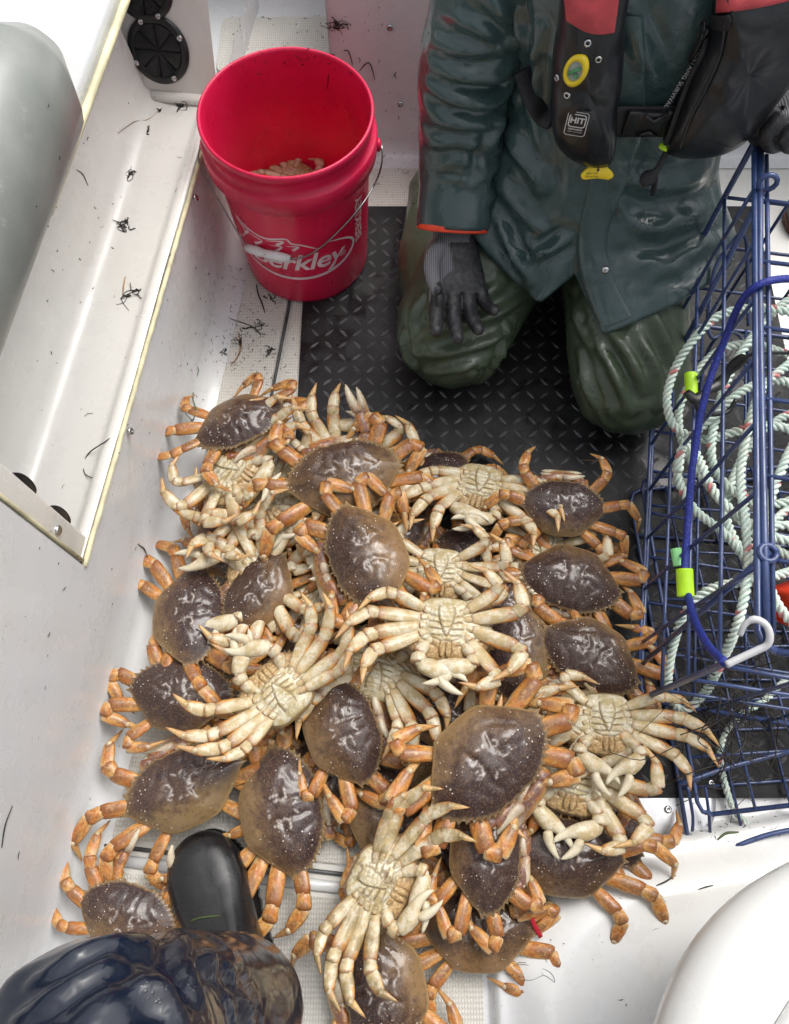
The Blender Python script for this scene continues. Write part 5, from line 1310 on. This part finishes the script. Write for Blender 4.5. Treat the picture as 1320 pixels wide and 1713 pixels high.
def make_claw(parent, side, pose, rd, dorsal):
    mb = MB(); cx, cy = COXA[0]; up = Vector((0, 0, 1)); P0 = [tuple(a+rd.uniform(-6, 6) for a in x) if isinstance(x, tuple) else x for x in CPOSE[pose]]
    p = Vector((cx, cy, -.095)); d = dirv(38, 0); q = p+d*.06; limbseg(mb, p, q+d*.01, .042, .038, 'coxa', up)
    d = dirv(*P0[0]); r = q+d*.165; limbseg(mb, q, r, .062, .054, 'merus', up)
    d2 = dirv(*P0[1]); s_ = r+d2*.105; mb.ball(r, .036, 8, 5, at={'dors': -.3, 'tt': .5, 'dac': .2, 'tooth': 0}); limbseg(mb, r, s_, .070, .060, 'carpus', up, n=14)
    d3 = dirv(*P0[2]); mb.ball(s_, .038, 8, 5, at={'dors': -.3, 'tt': .5, 'dac': .2, 'tooth': 0})
    # opening plane: contains d3 and the sideways vector sv
    sv = up.cross(d3).normalized(); nv = d3.cross(sv)   # sv: to the left of travel
    if dorsal: sv, nv = (sv*.55+up*.83).normalized(), None; nv = d3.cross(sv).normalized()
    sv = -sv if not dorsal else sv
    palmL, n = .19, 16; HL, HW = 1.36, 1.32
    def hand(mb, prof, w0):
        rings = []; D = []; T = []; K = []
        for t, cs, hw, hn, dk in prof:
            c = s_ + d3*(t*HL) + sv*(cs*HW)
            ring = []; dr = []
            for j in range(n):
                a = 2*math.pi*j/n; ca, sa = math.cos(a), math.sin(a)
                ca = math.copysign(abs(ca)**.8, ca)
                off = sv*(hw*ca*HW) + nv*(hn*sa*HW*.9); ring.append(c+off); dr.append(off.normalized().z*1.0 if off.length > 1e-6 else 0)
            rings.append(ring); D.append(dr); T.append([.5]*n); K.append([dk]*n)
        mb.rings(rings, ats={'dors': D, 'tt': T, 'dac': K, 'tooth': [[0.0]*n]*len(rings)})
    # palm and fixed finger in one sweep
    hand(mb, [(0, 0, .036, .034, 0), (.02, -.002, .056, .043, 0), (.08, -.004, .070, .052, 0), (.14, -.008, .074, .050, 0), (.175, -.018, .064, .045, .1), (.20, -.032, .048, .038, .3), (.24, -.040, .037, .031, .7), (.29, -.040, .029, .025, 1), (.335, -.031, .019, .016, 1), (.365, -.017, .004, .004, 1)], 0)
    op = R(P0[3]); 
    o1 = mb
    for k in range(7):
        t = .205+.02*k; c = s_+d3*t*HL+sv*HW*(-.034+.020-.006-(.012 if k > 1 else 0) + .004*max(0, k-3)); mb.ball(c, .012*(1-.07*k), 6, 4, sc=(1, 1, 1.1), at={'dors': -1, 'tt': .5, 'dac': 1, 'tooth': .15})
    if side < 0: mb.v = [(-x, y, z) for x, y, z in mb.v]; mb.f = [f[::-1] for f in mb.f]
    claw = mb.build('claw', M_claw, parent)
    mb = MB(); base = s_+d3*.165*HL+sv*.040*HW; rot = Matrix.Rotation(op, 3, nv); e = (rot @ d3); es = (rot @ sv)
    if e.dot(sv) < d3.dot(sv): rot = Matrix.Rotation(-op, 3, nv); e = rot @ d3; es = rot @ sv
    rings = []; D = []; K = []
    for t, cs, hw, hn in [(0, 0, .014, .022), (.012, 0, .036, .036), (.05, .010, .039, .034), (.10, .011, .034, .029), (.15, .004, .026, .022), (.19, -.008, .015, .013), (.212, -.018, .003, .003)]:
        c = base + e*t*HL + es*cs*HW; ring = []; dr = []
        for j in range(12):
            a = 2*math.pi*j/12; off = es*(hw*HW*math.cos(a)) + nv*(hn*HW*math.sin(a)); ring.append(c+off); dr.append(off.normalized().z)
        rings.append(ring); D.append(dr); K.append([min(1, .35+t*6)]*12)
    mb.rings(rings, ats={'dors': D, 'tt': [[.5]*12]*7, 'dac': K, 'tooth': [[0.0]*12]*7})
    for k in range(7):
        t = .045+.021*k; c = base+e*t*HL-es*HW*(.015-.0016*k+(.004 if k > 4 else -.002)); mb.ball(c, .012*(1-.07*k), 6, 4, at={'dors': -1, 'tt': .5, 'dac': 1, 'tooth': .15})
    if side < 0: mb.v = [(-x, y, z) for x, y, z in mb.v]; mb.f = [f[::-1] for f in mb.f]
    mb.build('finger', M_claw, claw)
    return claw
CARA = [carapace(i) for i in range(9)]; UND = [underside(1, M_under), underside(2, M_underd)]
mbm = MB(); mouth(mbm); MOUTH = mbm.build('mouthparts', M_under)
mbe = MB()
for sx in (-1, 1):
    mbe.ball((sx*.083, .292, .002), .013, 10, 6); mbe.tube([(sx*.06, .285, -.01), (sx*.083, .292, .0)], .008, 8)
EYES = mbe.build('eyes', M_eye)
mba = MB()
for sx in (-1, 1): mba.tube(smooth([(sx*.03, .30, -.01), (sx*.036, .34, .0), (sx*.05, .37, -.008)], 6), [.006, .005, .004, .003, .002, .001], 6, at={'dors': .2, 'tt': .5, 'dac': 1, 'tooth': 0})
ANT = mba.build('antennae', M_leg)
protos = CARA+UND+[MOUTH, EYES, ANT]
for o in protos: C.objects.unlink(o)
NCR = [0]
def crab(px, py, z, ang, up, wid, label, legs='out', claws='tuck', pitch=0, roll=0, dirty=False, rlegs=None, rclaw=None, skip=(), seed=None, over=None):
    """ang: where the front points in the picture (degrees clockwise from up); z: height of the carapace rim"""
    i = NCR[0]; NCR[0] += 1; rd = random.Random(100+(seed if seed is not None else i))
    root = empty('crab', P(px, py, z), label, 'crab', 'crabs piled on the boat floor')
    Rm = Matrix.Rotation(R(-ang), 4, 'Z') @ Matrix.Rotation(R(roll), 4, 'Y') @ Matrix.Rotation(R(pitch), 4, 'X')
    if not up: Rm = Rm @ Matrix.Rotation(math.pi, 4, 'Y')
    root.rotation_euler = Rm.to_euler(); g_ = 1.06 if up else 1.0; root.scale = (wid*g_*rd.uniform(.99, 1.05), wid*g_*rd.uniform(.92, .99), wid)
    def dup(o):
        c = o.copy(); C.objects.link(c); c.parent = root; c.name = o.name.split('.')[0]; return c
    ca = dup(CARA[(i*5) % 9]); un = dup(UND[1 if dirty else 0])
    dup(MOUTH)
    if up: dup(EYES)
    dup(ANT)
    for side in (1, -1):
        # 'legs' is the picture-independent right side (+x local); rlegs optional for the left side
        ps = legs if side > 0 or rlegs is None else rlegs
        for k in range(4):
            if (side, k) in skip: continue
            ch = [tuple(a) for a in POSES[ps][k]]
            if over and (side, k) in over: ch = over[(side, k)]
            make_leg(root, side, k, ch, rd, M_legd if dirty else M_leg, dirty if dirty or not up else None)
        cp = claws if side > 0 or rclaw is None else rclaw
        if (side, 'c') not in skip and cp: make_claw(root, side, cp, rd, up)
    return root
D, V = True, False
CR = [
 (545, 985, .040, 120, V, .145, 'buried upturned crab between the large smooth crab and the white one below', dict(legs='fan', claws='front')),
 (455, 1070, .035, -20, D, .150, 'buried crab left of centre with orange legs by the long white claws', dict(legs='folded')),
 (800, 930, .035, 20, D, .150, 'buried crab under the upturned crabs at the upper right', dict(legs='folded')),
 (725, 800, .040, -30, D, .135, 'buried crab at the upper edge between the two top groups', dict(legs='back', rlegs='folded')),
 (560, 1300, .030, 30, D, .140, 'buried crab low in the gap right of the long dark crab', dict(legs='folded')),
 (745, 1395, .035, 150, D, .150, 'buried crab between the brown tan edged crab and the one on end', dict(legs='folded')),
 (505, 1068, .045, 40, D, .145, 'dark crab mostly buried above the white upturned crab in the centre left', dict(legs='folded')),
 (668, 1262, .040, -20, D, .145, 'crab buried left of the biggest crab, only orange legs and a shell edge showing', dict(legs='folded')),
 (890, 1205, .045, 170, V, .140, 'buried upturned crab with legs showing just above the biggest crab', dict(legs='fan', claws='front')),
 (378, 905, .045, 80, D, .140, 'buried crab against the wall between two upturned crabs at the left', dict(legs='fwd', rlegs='folded')),
 (668, 865, .045, 100, D, .150, 'buried crab right of the large smooth crab, legs showing', dict(legs='folded')),
 (590, 768, .070, 10, V, .150, 'upturned crab behind the top glossy crab, legs raised over the black mat', dict(legs='reach', rlegs='fan', claws='front')),
 (905, 930, .045, 200, V, .140, 'buried upturned crab between the two purple crabs at the right', dict(legs='fan', claws='front')),
 (1010, 1370, .045, 60, D, .150, 'buried crab at the lower right, orange legs on the white moulding', dict(legs='out', rlegs='back')),
 # px, py, z, ang, up, width, label, kwargs
 (432, 990, .075, -60, D, .150, 'dark crab wedged under the large smooth crab, an orange leg tip lying on its back', dict(legs='folded', claws='tuck')),
 (735, 1190, .060, 30, D, .150, 'small dark crab nearly hidden above the big tan edged crab', dict(legs='folded')),
 (650, 1362, .050, 62, D, .165, 'brown crab with a tan left edge half under the dirty upturned crab', dict(legs='folded', claws='tuck')),
 (800, 1555, .050, 2, D, .158, 'brown crab under two others, its tan rear rim at the white moulding', dict(legs='folded', rlegs='back')),
 (865, 1085, .070, -85, D, .160, 'brown crab partly covered by the upturned crab in the middle right', dict(legs='folded')),
 (848, 1020, .062, -60, D, .140, 'dark purple crab tucked between the lower edge crab and the brown one', dict(legs='folded')),
 (440, 850, .060, 150, V, .150, 'upturned crab with mottled flap under the top left group', dict(legs='belly', claws='front')),
 (430, 975, .060, -105, V, .160, 'upturned crab in the left middle with two long white claws', dict(legs='belly', claws='wide')),
 (565, 900, .070, 190, V, .150, 'upturned crab hidden under the two large glossy crabs', dict(legs='folded', claws='front')),
 (735, 965, .075, 185, V, .150, 'upturned crab above the widespread one, white claw hanging down', dict(legs='fan', claws='wide')),
 (632, 1120, .065, 15, V, .150, 'upturned crab with a row of straight white legs hanging down', dict(legs='drape', claws='front')),
 (955, 1310, .085, 195, V, .155, 'upturned crab wedged between two others by the lower right, open white claw', dict(legs='fan', rlegs='belly', claws='front2')),
 (318, 1028, .070, 84, D, .168, 'brown crab against the white wall, serrated edge to the right', dict(legs='fwd', rlegs='back', roll=-12)),
 (303, 1160, .075, 6, D, .160, 'round olive crab against the white wall, serrated edge on top', dict(legs='folded', rlegs='folded')),
 (308, 1315, .062, -24, D, .174, 'purple crab just above the black boot toe', dict(legs='folded', rlegs='out')),
 (474, 1355, .062, 76, D, .178, 'long dark crab right of the black boot, legs trailing to the bottom', dict(legs='back', rlegs='folded')),
 (212, 1535, .060, 18, D, .140, 'greyish crab half covered by the navy knee', dict(legs='folded', rlegs='fwd', claws='open')),
 (575, 1222, .085, 68, D, .162, 'dark triangular looking crab below the upturned crab in the middle', dict(legs='folded', rlegs='folded')),
 (640, 1655, .055, -105, D, .172, 'dark crab cut by the bottom edge of the picture', dict(legs='out', rlegs='folded')),
 (1012, 1215, .105, 182, V, .145, 'upturned crab at the right beside the blue cage, claws on its face', dict(legs='par', rlegs='folded', claws='front2')),
 (800, 822, .070, 196, V, .150, 'upturned yellowish crab at the top right with one leg raised', dict(legs='par', rlegs='reach', claws='front')),
 (395, 790, .085, 120, V, .150, 'pale upturned crab at the top left against the white wall', dict(legs='par', rlegs='fan', claws='front')),
 (400, 705, .110, 152, D, .156, 'dark purple crab at the top left corner of the pile', dict(legs='out', rlegs='folded', pitch=12)),
 (955, 970, .075, 196, D, .164, 'purple crab at the right with its serrated edge facing down', dict(legs='folded', rlegs='folded')),
 (988, 1097, .080, 212, D, .162, 'brown purple crab at the right edge of the pile beside the blue cage', dict(legs='folded', rlegs='folded')),
 (942, 848, .100, 5, D, .138, 'grey purple crab at the top right corner of the pile', dict(legs='out', rlegs='out', claws='tuck', pitch=12)),
 (946, 1430, .075, 4, D, .162, 'olive edged crab at the lower right against the white moulding', dict(legs='out', rlegs='folded')),
 (815, 1425, .105, 96, D, .155, 'dark brown crab standing on end between two others at the lower right', dict(legs='folded', rlegs='folded')),
 (576, 797, .115, -14, D, .185, 'large glossy crab at the top centre with a white claw in front', dict(legs='folded', rlegs='out', claws='open', rclaw='tuck', pitch=10)),
 (612, 930, .140, -112, D, .176, 'large smooth grey olive crab in the left middle of the pile', dict(legs='folded', rlegs='folded')),
 (465, 1155, .130, -42, V, .150, 'white upturned crab in the centre left, claws curved over its head', dict(legs='par', rlegs='par', claws='arch')),
 (745, 1058, .140, 184, V, .156, 'white upturned crab in the middle with both open claws pointing down', dict(legs='fan', rlegs='par', claws='front')),
 (815, 1272, .150, 140, D, .198, 'biggest tan edged crab on top at the right middle', dict(legs='folded', rlegs='folded', claws='tuck')),
 (640, 1478, .125, 118, V, .145, 'dirty yellow upturned crab near the bottom, legs curled to both sides', dict(legs='par', rlegs='par', claws='front', dirty=True)),
]
for c in CR: crab(*c[:7], **c[7])
# crabs inside the red bucket
crab(500, 300, .12, 40, V, .115, 'upturned crab in the red bucket, its pale claw showing over the near rim', legs='belly', claws='arch')
crab(452, 305, .09, -60, D, .105, 'small crab low in the red bucket, orange leg tips showing at the left', legs='folded', claws='tuck')
# ================= seaweed and scraps =================
rs = random.Random(21)
bpy.context.view_layer.update()
def surf(px, py):
    """point on the boat under a photo pixel"""
    dg = bpy.context.evaluated_depsgraph_get(); r = scene.ray_cast(dg, cam.location+ray(px, py).normalized()*.05, ray(px, py).normalized())
    return (r[1], r[2]) if r[0] else (None, None)
def strand(pts, r0_, name, mat, label, taper=True, n=None):
    W_ = []; r = r0_*.95
    for p in pts:
        h_, nn = surf(*p)
        if h_ is None: continue
        if nn.dot(ray(*p)) > 0: nn = -nn
        W_.append(h_+nn*r*.8)
    if len(W_) < 2: return
    ps = smooth(W_, n or 8*len(W_)); mb = MB(); k = len(ps)
    mb.tube([p-W_[0] for p in ps], [r*(.35+.65*math.sin(math.pi*(.12+.8*i/(k-1)))) if taper else r for i in range(k)], 6)
    o = mb.build(name, mat); o.location = W_[0]; return tag(o, label, "seaweed", "weed strands strewn in the boat")
SW = [
 ([(575, 272-188), (583, 86), (590, 108)], .0011, M_weed, 'short dark weed strand hooked on the far rim side of the red bucket'),
 ([(602, 118), (612, 106), (620, 108), (627, 133)], .0011, M_weed, 'bent dark weed strand on the white wall right of the red bucket'),
 ([(429, 476), (432, 492), (440, 512), (443, 524)], .0018, M_weed, 'thick dark weed strand curling from the foot of the red bucket'),
 ([(384, 533), (405, 540), (425, 548), (437, 562)], .0012, M_weed, 'long wavy dark strand on the white floor left of the seam'),
 ([(400, 560), (402, 585), (396, 600), (386, 612)], .0016, M_straw, 'reddish brown weed stalk on the white floor near the top crab'),
 ([(214, 710), (180, 737), (147, 761), (142, 792), (172, 805)], .0011, M_weed, 'angular bent black strand on the side pocket below the bolster'),
 ([(332, 617), (322, 660), (327, 685), (322, 703), (310, 690)], .0016, M_weedg, 'green weed blade on the white wall above the top left crab'),
 ([(128, 284), (138, 292), (147, 311)], .0010, M_weed, 'thin dark strand in the side pocket beside the bolster'),
 ([(197, 223), (225, 204), (248, 200), (272, 180)], .0007, M_straw, 'thin reddish strand in the side pocket below the grommets'),
 ([(210, 464), (207, 480), (206, 494)], .0014, M_straw, 'straight tan stalk in the side pocket'),
 ([(195, 510), (208, 506), (216, 492), (232, 486), (212, 488), (204, 502), (216, 520)], .0008, M_weed, 'looped thin weed tangle beside the tan stalk in the pocket'),
 ([(232, 912), (240, 918), (247, 932)], .0014, M_weed, 'short black scrap on the white wall left of the pile'),
 ([(20, 1348), (8, 1380), (2, 1418)], .0011, M_weed, 'dark strand at the left edge of the white wall'),
 ([(612, 692), (640, 688), (662, 681)], .0009, M_straw, 'pale straw on the black mat below the left knee'),
 ([(972, 770), (1000, 771), (1020, 777)], .0009, M_straw, 'pale straw on the black mat beside the right knee'),
 ([(188, 368), (200, 372), (214, 372), (203, 378), (208, 388), (198, 384)], .0010, M_weed, 'dark weed knot in the middle of the side pocket'),
 ([(210, 290), (220, 284), (222, 298), (213, 302), (220, 278)], .0007, M_weed, 'small looped weed tangle higher in the side pocket'),
 ([(291, 172), (310, 170), (312, 184), (298, 183), (304, 173)], .0008, M_weed, 'small square weed tangle at the top of the side pocket'),
 ([(547, 42), (562, 38), (576, 46), (560, 46), (552, 44)], .0013, M_weed, 'dark weed clump on the corner step'),
 ([(858, 1625), (865, 1612), (880, 1610)], .0005, M_weed, 'hair thin strand on the lower white moulding'),
 ([(847, 1630), (885, 1640), (910, 1632), (928, 1643), (918, 1625), (880, 1614), (858, 1616), (847, 1630)], .0004, M_weed, 'closed loop of thin line on the lower white moulding'),
 ([(1098, 1482), (1112, 1476), (1130, 1465)], .0014, M_weed, 'dark sliver on the white moulding near the trap'),
 ([(1168, 1488), (1180, 1484), (1193, 1481)], .0012, M_weed, 'small dark sliver on the white moulding beside the seat'),
 ([(550, 123), (549, 135), (547, 150)], .0008, M_weed, 'dark hair strand stuck inside the red bucket'),
 ([(1200, 1405), (1215, 1395), (1235, 1392)], .0022, M_weedg, 'green weed leaf under the corner of the flat trap'),
 ([(368, 1532), (330, 1537), (305, 1550)], .0012, M_weedg, 'pale weed blade lying across the black boot'),
]
for pts, r, mat, lab in SW: strand(pts, r, 'weed_strand', mat, lab)
def clump(px, py, L, n, label, mat=M_weed):
    h_, nn = surf(px, py)
    if h_ is None: return
    if nn.dot(ray(px, py)) > 0: nn = -nn
    t = nn.orthogonal().normalized(); b_ = nn.cross(t); mb = MB()
    for _ in range(n):
        a = rs.uniform(0, 6.28); p = (t*rs.gauss(0, .5)+b_*rs.gauss(0, .5))*L*.5; pts = [p]
        for k in range(4): a += rs.uniform(-1.3, 1.3); p = p+(t*math.cos(a)+b_*math.sin(a))*L*rs.uniform(.12, .4); pts.append(p)
        r = rs.uniform(.0004, .0014); q = smooth([x+nn*rs.uniform(.0003, .003) for x in pts], 12); mb.tube(q, [r*(.4+.9*abs(math.sin(i*.9+a))) for i in range(12)], 5)
    o = mb.build('weed_clump', mat); o.location = h_; tag(o, label, 'seaweed', 'weed clumps lying in the boat')
for a in [(205, 378, .018, 9, 'dark weed clump in the middle of the side pocket'), (218, 291, .014, 7, 'small weed clump in the upper side pocket'), (303, 178, .014, 6, 'weed clump high in the side pocket below the grommets'),
          (563, 42, .022, 12, 'dark weed clump on the far corner step'), (218, 490, .018, 6, 'loose weed clump in the lower side pocket by the tan stalk'), (432, 548, .022, 8, 'weed clump on the white floor below the bucket'),
          (402, 572, .022, 9, 'weed clump on the white floor left of the seam'), (455, 588, .014, 7, 'dark weed bit beside the floor seam above the top crab'), (452, 500, .014, 6, 'weed bit at the foot of the red bucket'),
          (375, 590, .008, 5, 'small black weed lump near the white wall base'), (268, 185, .007, 4, 'tiny dark weed lump below the grommet'), (247, 220, .009, 4, 'tiny weed lump in the upper pocket near the thin strand'),
          (562, 528, .010, 5, 'weed bit on the black mat beside the bucket'), (690, 680, .012, 5, 'weed bit on the black mat below the left knee')]: clump(*a)
# countless specks
mb = MB()
def speck(x, y, L=None, r=None):
    h_, nn = surf(x, y)
    if h_ is None: return
    if nn.dot(ray(x, y)) > 0: nn = -nn
    a = rs.uniform(0, 6.28); t = nn.orthogonal().normalized(); b_ = nn.cross(t); d = t*math.cos(a)+b_*math.sin(a); L = L or rs.expovariate(1/.0035)+.0012
    r = r or rs.uniform(.0003, .0009); k = d.cross(nn)*L*rs.uniform(-.3, .3)
    mb.tube([h_+nn*r*.6-d*L/2, h_+nn*r+k, h_+nn*r*.6+d*L/2], [r*.5, r, r*.4], 5)
def region(n, f):
    for _ in range(n): speck(*f())
region(330, lambda: (rs.gauss(412, 40), rs.gauss(560, 60)))
region(90, lambda: (rs.uniform(380, 590), rs.uniform(25, 125)))
region(60, lambda: (rs.uniform(625, 705), rs.uniform(255, 345)))
region(60, lambda: (rs.uniform(60, 330), rs.uniform(150, 900)))
region(30, lambda: (rs.uniform(20, 250), rs.uniform(880, 1450)))
region(110, lambda: (rs.uniform(520, 1080), rs.uniform(520, 780)))
region(18, lambda: (rs.uniform(840, 1120), rs.uniform(1470, 1690)))
region(25, lambda: (rs.uniform(600, 720), rs.uniform(10, 240)))
region(60, lambda: (rs.uniform(1150, 1319), rs.uniform(1330, 1410)))
tag(mb.build('weed_specks', M_weed), 'tiny dark weed specks scattered over the boat', 'debris', kind='stuff')
# weed tangle caught in the near end of the trap
mb = MB()
for k in range(120):
    p = P(rs.gauss(1225, 38), rs.gauss(1200, 55), rs.uniform(.07, .22)); d = Vector((rs.uniform(-1, 1), rs.uniform(-1, 1), rs.uniform(-.6, .6))).normalized(); L = rs.uniform(.03, .10)
    mb.tube(smooth([p, p+d*L*.5+Vector((rs.uniform(-1, 1), rs.uniform(-1, 1), rs.uniform(-1, 1)))*L*.25, p+d*L+Vector((0, 0, -L*.3))], 8), [rs.uniform(.0004, .0010)]*8, 4)
tag(mb.build('weed_tangle', M_weed), 'brown weed tangle caught in the near end of the trap', 'seaweed', kind='stuff')
mb = MB()
for k in range(160):
    p = P(rs.uniform(1130, 1400), rs.uniform(560, 1240), rs.uniform(.012, .075)); d = Vector((rs.uniform(-1, 1), rs.uniform(-1, 1), rs.uniform(-.1, .1))).normalized(); L = rs.uniform(.02, .09)
    mb.tube(smooth([p, p+d*L*.5+Vector((rs.uniform(-1, 1), rs.uniform(-1, 1), 0))*L*.25, p+d*L], 7), [rs.uniform(.0004, .0012)]*7, 4)
tag(mb.build('weed_litter', M_weed), 'dark weed litter on the mat under the trap', 'seaweed', kind='stuff')
# red band between shells at the lower right
b = MB(); q = [P(x, y, z) for x, y, z in ((885, 1520, .07), (893, 1545, .06), (905, 1568, .05))]
b.tube(smooth([p-q[0] for p in q], 10), .0035, 8, flat=.3); o = b.build('red_band', M_redtag); o.location = q[0]; tag(o, 'dark red band sticking out between crabs by the white moulding', 'band')
